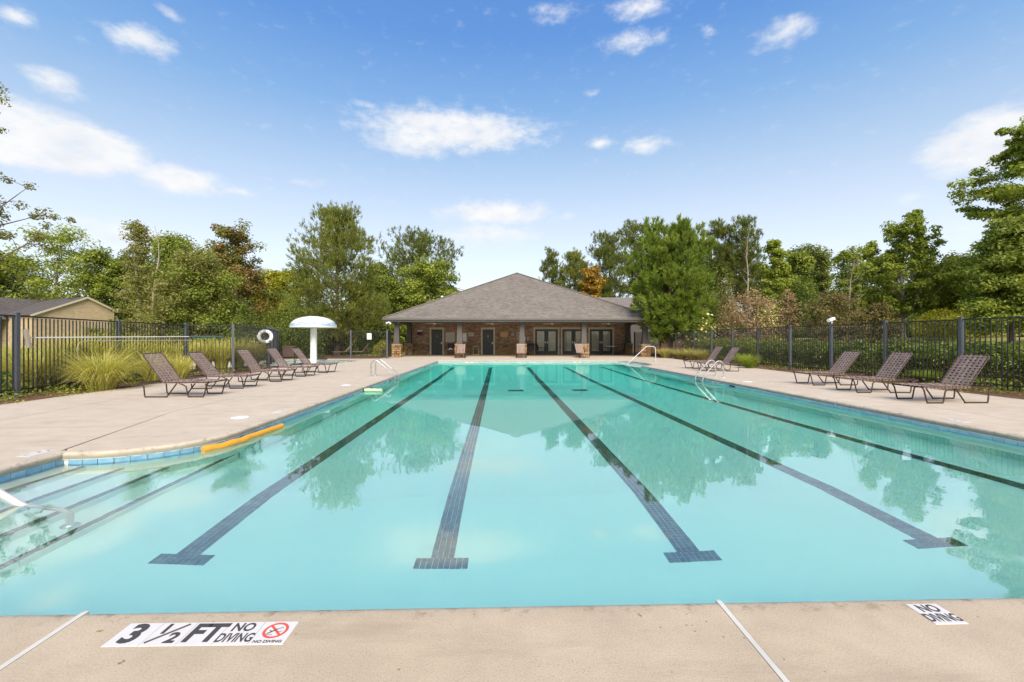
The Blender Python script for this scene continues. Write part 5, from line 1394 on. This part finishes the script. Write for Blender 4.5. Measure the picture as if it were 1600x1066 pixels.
depth_marker()
def wall_marker(px, label, X=None, Y=None, s='5 FT'):
    if X is None: loc = (XatY(px, Y1), Y1-0.008, -0.150); rz = 0
    else: loc = (XR-0.008, Y, -0.150); rz = R_(-90)
    r = empty('depth_plate', loc, rz, label, 'depth plate', 'white depth plates set in the waterline tiles')
    pl_ = MB().box(-0.23, 0.23, -0.004, 0.004, -0.065, 0.065).build('plate', M_tilew, r); txt(s, pl_, 0, -0.0055, 0, 0.12, M_ink, 0.003, 1.0, True)
wall_marker(733, 'white depth plate in the far pool wall, left of the pair'); wall_marker(902, 'white depth plate in the far pool wall, right of the pair')
wall_marker(0, 'white depth plate in the right pool wall beside the ladder', XR, 14.1, '4 FT')
def skimmer(x, y, s_, label):
    r = empty('skimmer_mouth', (x, y, -0.145), 0, label, 'skimmer', 'skimmer openings in the waterline tiles')
    MB().box(-0.012, 0.012, -0.17, 0.17, -0.055, 0.055).build('opening', M_dark, r)
    f = MB().box(-0.016, 0.016, -0.195, 0.195, 0.056, 0.072).box(-0.016, 0.016, -0.195, 0.195, -0.072, -0.056).box(-0.016, 0.016, -0.195, -0.171, -0.055, 0.055).box(-0.016, 0.016, 0.171, 0.195, -0.055, 0.055); f.build('frame', M_wtile_pale, r)
skimmer(XR-0.003, 13.05, 1, 'dark skimmer opening in the right pool wall beside the ladder'); skimmer(XR-0.003, 20.3, 1, 'dark skimmer opening in the right pool wall near the far corner')
skimmer(XL+0.003, 22.0, -1, 'dark skimmer opening in the left pool wall near the far corner'); skimmer(XL+0.003, 15.0, -1, 'dark skimmer opening in the left pool wall below the ladder')
def drain(x, y, label):
    r = empty('main_drain', (x, y, floor_z(x, y)+0.01), 0, label, 'drain', 'main drains in the pool floor')
    MB().box(-0.26, 0.26, -0.26, 0.26, -0.02, 0.0).build('frame', M_ftile, r)
    m = MB()
    for i in range(8): m.box(-0.22+i*0.06, -0.19+i*0.06, -0.24, 0.24, 0.0005, 0.012)
    tag(m.build('grate_bar', M_dark, r), kind='stuff')
drain(0.55, 14.6, 'dark square drain in the pool floor, left of the pair'); drain(2.7, 14.6, 'dark square drain in the pool floor, right of the pair')
# a few dry leaves on the near deck
for px, py, a, lab in ((155, 987, 0.3, 'small dry brown leaf left of the depth tiles'), (189, 1036, 1.2, 'small dry brown leaf below the depth tiles'), (1000, 962, 2.0, 'tiny dry leaf on the near deck right of the middle')):
    p = on_ground(px, py); MBl = MB(); n = 8
    MBl.add([(0, 0, 0.002)]+[(0.013*math.cos(2*math.pi*i/n), 0.006*math.sin(2*math.pi*i/n), 0.002+0.004*(i % 2)) for i in range(n)], [(0, i+1, (i+1) % n+1) for i in range(n)])
    o = MBl.build('fallen_leaf', M_wood, None, loc=(p.x, p.y, 0), rot=(0, 0, a)); tag(o, lab, 'leaf', 'dry leaves on the near deck')

# ================================================================== VEGETATION
# ---- large named trees, left to right
tree('cypress_tree', 'sparse thin tree at the left edge with bare twiggy boughs against the sky', -92, 14.5, 110, 280, L_olive, c0=0.40, n=30, shape='round', leaf=(0.075, 0.05), nl=13000, rc=0.075, seed=11, m=7, rise=0.45, spread=0.26, tr=0.016, up=0.2, bark=M_bark)
tree('broadleaf_tree', 'airy light green tree behind the tan brick house', 90, 62, 364, 150, L_fresh, c0=0.22, n=30, shape='round', leaf=(0.30, 0.20), nl=9000, rc=0.16, seed=12, rise=0.5, spread=0.30)
tree('cypress_tree', 'tall slender conifer with a pointed sparse top left of the dark round tree', 214, 30, 346, 76, L_olive, c0=0.12, n=44, shape='cone', leaf=(0.14, 0.08), nl=6500, rc=0.24, seed=13, m=4, rise=-0.2, spread=0.34, tr=0.013, up=0.2, bark=M_bark_pale, topf=0.99)
tree('dead_tree', 'bare dead pole-like trunk beside the slender conifer', 239, 29.5, 352, 60, None, c0=0.15, n=12, shape='cone', seed=14, m=2, tr=0.012, bark=M_bark_pale, topf=1.0)
tree('broadleaf_tree', 'dark dense round-headed tree behind the olive bush', 284, 44, 378, 125, L_mid, c0=0.10, n=40, shape='round', leaf=(0.22, 0.15), nl=22000, rc=0.22, seed=15)
tree('olive_bush_tree', 'wide greyish olive green tree in front of the dark round tree', 300, 29, 408, 150, L_olive, c0=0.03, n=44, shape='round', leaf=(0.15, 0.085), nl=26000, rc=0.20, seed=16, mat2=L_mid, frac2=0.35)
tree('maple_tree', 'green tree with reddish boughs on its right side', 372, 36, 358, 118, L_olive, c0=0.12, n=38, shape='oval', leaf=(0.16, 0.12), nl=17000, rc=0.17, seed=17, mat2=L_red, frac2=0.20, rise=0.45)
tree('broadleaf_tree', 'bright yellow green tree between the reddish tree and the big pine', 432, 45, 424, 95, L_yellowgreen, c0=0.05, n=30, shape='round', leaf=(0.24, 0.16), nl=12000, rc=0.22, seed=18)
tree('pine_tree', 'big spreading pine behind the white mushroom', 526, 37, 333, 196, L_pine, c0=0.10, n=56, shape='flame', leaf=(0.30, 0.040), nl=52000, rc=0.15, seed=19, needles=True, blades=13, m=6, rise=0.5, spread=0.25, bark=M_bark_red, tr=0.020)
tree('pine_tree', 'round-topped darker pine left of the clubhouse roof', 655, 60, 368, 138, L_dark, c0=0.30, n=40, shape='top', leaf=(0.42, 0.06), nl=30000, rc=0.17, seed=20, needles=True, blades=12, rise=0.4, bark=M_bark_red)
tree('broadleaf_tree', 'low light green tree leaning on the left roof slope', 668, 47, 414, 128, L_fresh, c0=0.12, n=40, shape='round', leaf=(0.22, 0.13), nl=20000, rc=0.18, seed=21, flat=0.5, mat2=L_mid, frac2=0.4)
tree('broadleaf_tree', 'dark green tree just beyond the left eave corner', 610, 45, 440, 90, L_mid, c0=0.04, n=30, shape='round', leaf=(0.22, 0.14), nl=15000, rc=0.22, seed=22)
tree('pine_tree', 'small thin pine showing just over the right roof slope', 862, 66, 394, 44, L_dark, c0=0.35, n=24, shape='round', leaf=(0.42, 0.06), nl=9000, rc=0.26, seed=23, needles=True, blades=12, bark=M_bark_red)
tree('pine_tree', 'bushy green pine between the thin pine and the orange tree', 897, 62, 398, 62, L_pine, c0=0.2, n=34, shape='oval', leaf=(0.42, 0.06), nl=20000, rc=0.25, seed=24, needles=True, blades=12, bark=M_bark_red)
tree('magnolia_tree', 'orange yellow leaved tree rising over the right roof wing', 925, 58, 418, 48, L_orange, c0=0.10, n=30, shape='oval', leaf=(0.30, 0.17), nl=8500, rc=0.26, seed=25)
tree('pine_tree', 'tall dark pine behind the orange tree', 952, 66, 372, 84, L_dark, c0=0.2, n=40, shape='oval', leaf=(0.42, 0.06), nl=26000, rc=0.22, seed=26, needles=True, blades=12, bark=M_bark_red)
tree('pine_tree', 'tall open pine left of the bright green pine', 998, 68, 352, 72, L_dark, c0=0.35, n=34, shape='top', leaf=(0.42, 0.06), nl=17000, rc=0.20, seed=27, needles=True, blades=12, bark=M_bark_red)
tree('pine_tree', 'full bright green pine with upright needle tufts right of the clubhouse', 1047, 31.6, 357, 132, L_bright, c0=0.20, n=90, shape='full', leaf=(0.36, 0.05), nl=80000, rc=0.17, seed=28, needles=True, blades=40, m=5, rise=0.4, spread=0.17, bark=M_bark_red, tr=0.026, tight=0.34)
tree('pine_tree', 'tall thin pine with a bare lower trunk, left of the tallest one', 1122, 56, 354, 56, L_dark, c0=0.55, n=28, shape='round', leaf=(0.40, 0.055), nl=11000, rc=0.22, seed=29, needles=True, blades=12, bark=M_bark_red, tr=0.014)
tree('pine_tree', 'tallest open-topped pine right of the bright green pine', 1163, 54, 347, 66, L_dark, c0=0.35, n=36, shape='oval', leaf=(0.40, 0.055), nl=13000, rc=0.19, seed=30, needles=True, blades=12, bark=M_bark_red, tr=0.014)
tree('dead_tree', 'bare dead trunk with short twigs behind the brown bush', 1168, 33, 352, 34, None, c0=0.30, n=26, shape='cone', seed=31, m=2, tr=0.010, bark=M_bark_pale, topf=1.0, rise=-0.3)
tree('broadleaf_tree', 'light green tree with a leaning tuft at its top', 1212, 46, 374, 66, L_fresh, c0=0.15, n=30, shape='flame', leaf=(0.22, 0.14), nl=8500, rc=0.18, seed=32, lean=(0.05, 0))
tree('broadleaf_tree', 'mid green tree behind the white flowering shrubs', 1245, 52, 398, 82, L_mid, c0=0.15, n=34, shape='round', leaf=(0.25, 0.17), nl=12000, rc=0.2, seed=33)
tree('cedar_tree', 'dark pointed cedar left of the bare snag', 1284, 40, 402, 44, L_dark, c0=0.05, n=36, shape='cone', leaf=(0.20, 0.10), nl=14000, rc=0.26, seed=34, rise=-0.1)
tree('dead_tree', 'leaning dead tree with long bare limbs over the rust brown bush', 1322, 24, 408, 120, None, c0=0.25, n=16, shape='flame', seed=35, m=4, tr=0.014, bark=M_bark_pale, bare=True, topf=1.0, lean=(-0.06, 0))
tree('dead_pole', 'bare grey pole of a dead trunk standing left of the vase-shaped tree', 1341, 36, 380, 8, None, c0=0.6, n=4, shape='cone', seed=36, m=1, tr=0.016, bark=M_bark, topf=1.0, cat='dead trunk')
tree('cedar_tree', 'small bright green cedar beside the dead pole', 1336, 30, 420, 46, L_fresh, c0=0.05, n=30, shape='flame', leaf=(0.15, 0.08), nl=7000, rc=0.22, seed=37)
tree('maple_tree', 'vase-shaped green tree with a pale trunk behind the right fence', 1411, 24.5, 348, 128, L_fresh, c0=0.26, n=46, shape='full', leaf=(0.13, 0.085), nl=19000, rc=0.125, seed=138, rise=0.75, spread=0.24, bark=M_bark_pale, mat2=L_mid, frac2=0.4)
tree('maple_tree', 'large leafy green tree filling the right edge of the view', 1672, 19.5, 178, 300, L_fresh, c0=0.16, n=64, shape='oval', leaf=(0.125, 0.085), nl=60000, rc=0.095, seed=39, rise=0.30, spread=0.20, m=7, flat=0.5, mat2=L_mid, frac2=0.35)
tree('cedar_tree', 'dense dark green cedar standing at the right edge before the large tree', 1582, 16.8, 352, 170, L_mid, c0=0.14, n=44, shape='cone', leaf=(0.13, 0.06), nl=30000, rc=0.19, seed=40, rise=-0.25, flat=0.55)
tree('broadleaf_tree', 'pale yellow green tree low between the vase-shaped tree and the right edge', 1500, 25, 420, 120, L_yellowgreen, c0=0.06, n=34, shape='round', leaf=(0.14, 0.10), nl=15000, rc=0.19, seed=41, mat2=L_mid, frac2=0.4)
# ---- second rank: fills the line of trees behind
B1 = tree('broadleaf_tree', 'dark green tree behind the roof of the tan brick house, at its left end', 20, 66, 405, 110, L_dark, c0=0.05, n=34, shape='round', leaf=(0.32, 0.22), nl=12000, rc=0.22, seed=51, group='second rank of trees')
B2 = tree('broadleaf_tree', 'mid green tree in the row behind, right of the airy tree', 160, 60, 396, 96, L_mid, c0=0.05, n=34, shape='oval', leaf=(0.30, 0.20), nl=12000, rc=0.22, seed=52, group='second rank of trees')
B3 = tree('pine_tree', 'dark pine in the row behind, above the white flowering shrub', 1100, 62, 415, 80, L_dark, c0=0.08, n=34, shape='oval', leaf=(0.42, 0.07), nl=16000, rc=0.24, seed=53, needles=True, blades=12, group='second rank of trees', bark=M_bark_red)
for src, lab, px, Z, sc in ((B1, 'dark tree in the row behind between the house and the slender conifer', 200, 64, 0.98), (B2, 'mid green tree in the row behind the slender conifer', 245, 68, 0.95), (B1, 'dark tree in the row behind the reddish tree', 355, 62, 0.90),
                         (B2, 'green tree in the row behind, low between reddish tree and big pine', 410, 66, 0.80), (B1, 'dark tree in the row behind the big pine, left part', 470, 60, 0.80), (B2, 'green tree in the row behind the big pine, right part', 590, 58, 0.85),
                         (B1, 'dark tree in the row behind the darker round-topped pine', 705, 64, 0.62), (B2, 'green tree in the row behind the bright green pine, at its right', 1085, 58, 0.75), (B1, 'dark tree in the row behind the tallest pine', 1150, 64, 0.85),
                         (B3, 'dark pine in the row behind the dead trunk', 1200, 60, 0.90), (B1, 'dark tree in the row behind the pointed cedar', 1262, 56, 0.80), (B2, 'green tree in the row behind the dead pole', 1330, 58, 0.82),
                         (B1, 'dark tree in the row behind the vase-shaped tree, left part', 1380, 50, 0.62), (B2, 'green tree in the row behind the vase-shaped tree, right part', 1440, 52, 0.66), (B1, 'dark tree in the row behind the right edge trees', 1490, 46, 0.62),
                         (B2, 'green tree in the row behind the large right tree', 1555, 44, 0.75), (B1, 'dark tree in the row behind, cut by the left edge of the view', -40, 58, 0.95), (B3, 'dark pine in the row behind the orange tree, partly hid by the roof wing', 940, 64, 0.95),
                         (B2, 'green tree in the row behind, far off the right edge', 1640, 44, 0.85), (B1, 'dark tree in the row behind, beyond the left edge', -120, 52, 1.0), (B3, 'dark pine in the row behind beyond the left eave corner', 560, 66, 0.80)):
    copy_plant(src, lab, px, Z, sc, px*0.37, sz=sc*0.98)
def treeline():
    rng = np.random.default_rng(77); n = 60000; a = rng.uniform(-1.15, 1.15, n); d = rng.uniform(78, 95, n)
    x = d*np.tan(a*0.93)*0.9; y = d+rng.uniform(-3, 3, n)
    hh = 6.0+1.4*np.sin(x*0.21)+1.0*np.sin(x*0.53+1)+0.7*np.sin(x*1.3+2)+rng.normal(size=n)*0.5
    z = rng.uniform(0, 1, n)**0.7*hh; P = np.stack([x, y, z], 1); N = unit(rng.normal(size=P.shape)+np.array([0, -0.7, 0.5]))
    ti = rng.uniform(0, 0.6, n)+0.4*(0.5+0.5*np.sin(x*0.9)*np.sin(z*1.3+x*0.4)); v, q, t = leaf_quads(rng, P, N, 0.95, 0.62, ti)
    tag(link('far_woods', np_mesh('far_woods', v, q, L_dark, t)), 'dark far woods closing the view behind all the trees', kind='stuff')
treeline()

# ---- shrubs and hedges
shrub('shrub', 'dark evergreen shrub left of the mushroom cap', 455, 31.5, 470, 88, L_hedge, 9000, (0.13, 0.08), 61)
shrub('shrub', 'leafy bush between the reddish tree and the life ring', 392, 27, 480, 70, L_hedge, 6000, (0.12, 0.08), 62)
shrub('shrub', 'rounded clipped bush beside the far fence sign', 600, 35.0, 531, 36, L_yellowgreen, 4500, (0.08, 0.05), 63, lump=0.06)
shrub('shrub', 'small bush before the rounded clipped bush at the gate', 597, 33.6, 541, 18, L_olive, 2000, (0.08, 0.05), 64)
shrub('shrub', 'low dark bush behind the lawn loungers, left', 533, 41, 520, 54, L_hedge, 3500, (0.14, 0.09), 65); shrub('shrub', 'light green bush behind the far fence sign', 568, 40, 520, 40, L_mid, 3200, (0.14, 0.09), 66)
shrub('shrub', 'dark bush under the big pine behind the mushroom stem', 505, 42, 505, 60, L_hedge, 4000, (0.15, 0.1), 67); shrub('shrub', 'dark bush beyond the porch at the left building corner', 628, 46, 505, 34, L_mid, 3500, (0.14, 0.09), 68)
shrub('shrub', 'low green bush between the life ring and the mushroom', 440, 36, 512, 60, L_hedge, 4500, (0.13, 0.08), 69)
shrub('hydrangea_shrub', 'white flowering shrub right of the bright pine trunk', 1093, 34, 487, 56, L_fresh, 5500, (0.12, 0.08), 71, mat2=L_flower, n2=260)
shrub('hydrangea_shrub', 'white flowering shrub behind the dead brown bush', 1198, 34.5, 476, 44, L_fresh, 4500, (0.12, 0.08), 72, mat2=L_flower, n2=160)
tree('dead_bush', 'wide dead brown bush with dry leaves behind the far right fence', 1172, 30.5, 462, 108, L_brown, c0=0.05, n=38, shape='round', leaf=(0.11, 0.06), nl=6500, rc=0.20, seed=73, cat='bush', tr=0.02, m=6, bare=True, bark=M_bark_pale)
tree('dead_bush', 'small dead brown bush right of the wide one', 1232, 31, 456, 40, L_brown, c0=0.05, n=26, shape='oval', leaf=(0.11, 0.06), nl=3000, rc=0.24, seed=74, cat='bush', tr=0.02, m=5, bare=True, bark=M_bark_pale)
tree('rust_bush', 'rust brown thin bush behind the white fence lamp', 1300, 24, 462, 105, L_rust, c0=0.05, n=40, shape='round', leaf=(0.09, 0.045), nl=9000, rc=0.18, seed=75, cat='bush', tr=0.02, m=6, bare=True)
tree('rust_bush', 'rust brown bush beneath the vase-shaped tree', 1372, 23.5, 478, 66, L_rust, c0=0.05, n=30, shape='round', leaf=(0.09, 0.045), nl=6000, rc=0.20, seed=76, cat='bush', tr=0.02, m=6)
shrub('shrub', 'brownish copper leaved shrub behind the white flowering shrubs', 1137, 42, 442, 36, L_rust, 3500, (0.14, 0.1), 77); shrub('shrub', 'deep green bush under the tall thin pine', 1110, 46, 425, 70, L_hedge, 9000, (0.17, 0.12), 78)
shrub('shrub', 'deep green bush behind the small dead bush', 1255, 36, 440, 70, L_hedge, 8000, (0.15, 0.1), 79); shrub('shrub', 'deep green bush behind the rust brown thin bush', 1310, 34, 460, 80, L_hedge, 8000, (0.15, 0.1), 80)
shrub('shrub', 'dark shade bush low between the vase-shaped tree and the cedar', 1470, 33, 482, 110, L_hedge, 8000, (0.14, 0.09), 81)
hedge('hedge', 'dark clipped hedge behind the three right loungers', 13.5, 15.3, 8.2, 15.4, 0.98, L_hedge, 26000, seed=1)
hedge('hedge', 'dark hedge between the white fence lamp and the lounger pair', 13.7, 15.6, 16.4, 23.0, 0.95, L_hedge, 20000, seed=2)
hedge('hedge', 'lighter topped hedge behind the far right lounger pair', 13.9, 15.8, 24.0, 31.5, 1.1, L_mid, 16000, (0.10, 0.06), seed=3)
hedge('hedge', 'long low hedge on the slope beyond the right lawn', 20.0, 29.0, 27.0, 29.5, 2.15, L_mid, 15000, (0.12, 0.07), seed=4)
hedge('hedge', 'upper hedge on the slope left of the vase-shaped tree', 17.0, 24.5, 33.0, 35.0, 2.2, L_hedge, 13000, (0.13, 0.08), seed=5)
hedge('hedge', 'hedge on the slope at the right edge behind the cedar', 20.5, 26.5, 19.0, 21.2, 2.45, L_yellowgreen, 14000, (0.10, 0.06), seed=6)
def path_strip():
    bm = fill([[(17.2, 24.4), (30, 24.9), (30, 25.7), (17.2, 25.0)]]); bmesh.ops.subdivide_edges(bm, edges=bm.edges, cuts=6, use_grid_fill=True)
    for v in bm.verts: v.co.z = terrain(v.co.x, v.co.y)+0.05
    me = bpy.data.meshes.new('path'); bm.to_mesh(me); bm.free(); me.materials.append(M_path); tag(link('path', me), kind='structure')
path_strip()
mulch('mulch_bed', [(16.5, 25.4), (31, 26.0), (31, 31), (16.5, 31)], 0.06)

# ---- ornamental grasses
GG = 'ornamental grass clumps along the left fence'
grass_clump('ornamental_grass', 'big arching yellow grass clump in front of the fence left of the first lounger', 158, 11.35, 1.40, 0.95, L_grass, 2300, 0.012, 81, group=GG, arch=1.45)
grass_clump('ornamental_grass', 'yellow grass clump behind the head of the first lounger', 240, 13.2, 1.15, 0.62, L_grass, 1200, 0.013, 82, group=GG)
grass_clump('ornamental_grass', 'yellow grass clump between the first and second lounger heads', 278, 13.6, 1.05, 0.56, L_grass, 1000, 0.013, 83, group=GG)
for i, (px, Z, H, sp, lab) in enumerate(((55, 11.2, 1.05, 0.6, 'grass clump behind the leftmost fence post'), (95, 11.9, 1.35, 0.7, 'tall grass clump behind the fence near the brush head'), (135, 12.4, 1.45, 0.75, 'tall grass clump behind the big yellow clump'),
                                      (178, 13.4, 1.35, 0.75, 'tall grass clump behind the second fence post'), (212, 14.4, 1.35, 0.75, 'tall grass clump behind the brush pole, right of the second post'), (250, 15.4, 1.3, 0.75, 'tall grass clump behind the white end of the brush pole'),
                                      (284, 17.6, 1.25, 0.7, 'tall grass clump behind the blue end of the brush pole'), (318, 18.6, 1.3, 0.75, 'tall grass clump behind the second lounger'), (346, 19.0, 1.3, 0.75, 'tall grass clump behind the third lounger'),
                                      (372, 19.8, 1.3, 0.75, 'tall grass clump left of the life ring'), (396, 20.6, 1.3, 0.75, 'tall grass clump just before the life ring post'), (25, 12.6, 1.2, 0.7, 'grass clump at the left edge behind the fence'))):
    grass_clump('ornamental_grass', lab, px, Z, H*1.32, sp, L_grass, 1300, 0.016, 90+i, group=GG, arch=1.1)
GR2 = 'ornamental grass clumps along the right fence'
for i, (px, Z, H, sp, mt, lab) in enumerate(((1040, 30.5, 0.95, 0.85, L_greygrass, 'grey green grass clump nearest the entry rail'), (1064, 29.5, 0.85, 0.8, L_greygrass, 'grey green grass clump second from the entry rail'), (1083, 28.0, 0.95, 0.9, L_greygrass, 'grey green grass clump third from the entry rail'),
                                           (1100, 26.5, 0.9, 0.8, L_greygrass, 'grey green grass clump left of the lounger pair'), (1172, 19.8, 0.75, 0.55, L_weed, 'bright green grass tuft right of the lounger pair'), (1447, 13.3, 0.5, 0.45, L_weed, 'green grass tuft behind the middle right lounger'),
                                           (1160, 21.5, 0.8, 0.6, L_weed, 'bright green grass tuft behind the lounger pair'))):
    grass_clump('ornamental_grass', lab, px, Z, H, sp, mt, 900, 0.018, 120+i, group=GR2)
def ground_cover(name, label, boxes, n, mat, leaf, hgt, seed):
    rng = np.random.default_rng(seed); P = []
    for (x0, x1, y0, y1, w) in boxes:
        k = int(n*w); P.append(np.stack([rng.uniform(x0, x1, k), rng.uniform(y0, y1, k), rng.uniform(0, 1, k)**1.6*hgt], 1))
    P = np.concatenate(P); keep = (np.sin(P[:, 0]*3.1+seed)+np.sin(P[:, 1]*2.3+1)+np.sin(P[:, 1]*5.7+P[:, 0]*4)+rng.normal(size=len(P))*0.7) > 0.2; P = P[keep]
    P[:, 2] += np.array([max(-0.03, terrain(a, b)) for a, b in P[:, :2]]); N = unit(rng.normal(size=P.shape)*0.6+np.array([0, 0, 1.0]))
    v, q, t = leaf_quads(rng, P, N, leaf[0], leaf[1], rng.uniform(0, 1, len(P))); tag(link(name, np_mesh(name, v, q, mat, t)), label, kind='stuff')
ground_cover('weeds', 'low green weeds along the foot of the left fence', [(-11.4, -9.9, 6.5, 11.5, 0.5), (-11.6, -10.2, 11.5, 16, 0.3), (-11.2, -10.2, 17, 20.5, 0.2)], 3500, L_weed, (0.07, 0.04), 0.20, 141)
ground_cover('weeds', 'leafy ground cover along the foot of the right fence', [(11.9, 13.4, 6.5, 12, 0.5), (12.0, 13.4, 12, 26, 0.5)], 9000, L_weed, (0.07, 0.045), 0.30, 142)
ground_cover('dark_undergrowth', 'dark low undergrowth behind the left fence', [(-13.0, -11.5, 6.0, 11.5, 0.6), (-13.2, -12.0, 11, 17, 0.4)], 14000, L_hedge, (0.09, 0.06), 0.55, 143)
ground_cover('pine_needles', 'scattered pine straw on the beds', [(11.3, 12.6, 6, 27, 0.5), (-11.2, -9.6, 6, 17, 0.5)], 16000, L_brown, (0.16, 0.008), 0.03, 144)

# ---- tan brick house on the left
def tan_house():
    Zm = 56.6; A = at(135, Zm, 0); gx = A.x; g = terrain(gx, A.y)
    r = empty('brick_house', (gx, A.y, g), -0.38, 'tan brick house with a dark shingled gable roof beyond the left fence', 'house')
    ya, za = 0.0, zat(464, Zm)-g; y1, z1 = 3.3, zat(487, 60.5)-g; y0, z0 = -5.4, za-(za-z1)/3.3*5.4*0.95; L = 17.0
    m = MB(); uv = []
    m.add([(0, y0+0.4, 0), (0, y1-0.3, 0), (0, y1-0.3, z1), (0, ya, za-0.10), (0, y0+0.4, z0+0.1)], [(0, 1, 2, 3, 4)]); uv += [(y0, 0), (y1, 0), (y1, z1), (0, za), (y0, z0)]
    m.add([(-L, y0+0.4, 0), (0, y0+0.4, 0), (0, y0+0.4, z0+0.1), (-L, y0+0.4, z0+0.1)], [(0, 1, 2, 3)]); uv += [(-L, 0), (0, 0), (0, z0), (-L, z0)]
    me = m.mesh('wall', M_tan); uv_quads(me, uv); link('wall', me, r)
    m = MB(); uv = []; o = 0.30
    m.add([(o, y0, z0-0.03), (o, ya, za), (-L, ya, za), (-L, y0, z0-0.03)], [(0, 1, 2, 3)]); uv += [(0, 0), (0, 9), (L, 9), (L, 0)]
    m.add([(o, ya, za), (o, y1, z1), (-L, y1, z1), (-L, ya, za)], [(0, 1, 2, 3)]); uv += [(0, 9), (0, 4), (L, 4), (L, 9)]
    me = m.mesh('roof', M_shingle_dark); uv_quads(me, uv); link('roof', me, r)
    t = MB()
    for (ya_, za_, yb, zb) in ((y0, z0-0.03, ya, za), (ya, za, y1, z1)):
        t.add([(o+0.02, ya_, za_+0.02), (o+0.02, yb, zb+0.02), (o+0.02, yb, zb-0.22), (o+0.02, ya_, za_-0.22), (o-0.25, ya_, za_-0.22), (o-0.25, yb, zb-0.22)], [(0, 1, 2, 3), (3, 2, 5, 4)])
    t.build('rake_board', M_cream, r)
    # a lower cross gable farther left
    m = MB(); uv = []; q = -8.5; yb = y0-2.2; zr = za-0.05
    m.add([(q+3.4, yb, z0-0.5), (q, yb, zr-0.15), (q, ya, zr-0.15), (q+3.4, ya-4.5, z0-0.5)], [(0, 1, 2, 3)]); uv += [(0, 0), (0, 4), (8, 4), (8, 0)]
    m.add([(q, yb, zr-0.15), (q-5, yb, z0-0.8), (q-5, ya-3, z0-0.8), (q, ya, zr-0.15)], [(0, 1, 2, 3)]); uv += [(0, 4), (0, 0), (8, 0), (8, 4)]
    me = m.mesh('cross_roof', M_shingle_dark); uv_quads(me, uv); link('cross_roof', me, r)
    m = MB().add([(q+3.0, yb+0.3, 0), (q-4.5, yb+0.3, 0), (q-4.5, yb+0.3, z0-0.7), (q, yb+0.3, zr-0.35), (q+3.0, yb+0.3, z0-0.45)], [(4, 3, 2, 1, 0)]); me = m.mesh('cross_wall', M_tan); uv_quads(me, [(3, z0), (0, zr), (-4.5, z0), (-4.5, 0), (3, 0)]); link('cross_wall', me, r)
    m = MB().add([(q+3.4, yb-0.02, z0-0.5), (q, yb-0.02, zr-0.15), (q, yb-0.02, zr-0.42), (q+3.4, yb-0.02, z0-0.77)], [(0, 1, 2, 3)]); m.build('cross_rake', M_cream, r)
    w = MB().box(q-0.2, q+1.3, yb+0.22, yb+0.29, 1.0, 2.4); f = w.build('window', M_white, r); link('pane', MB().box(q-0.1, q+1.2, yb+0.19, yb+0.22, 1.1, 2.3).mesh('pane', M_pane), f)
tan_house()
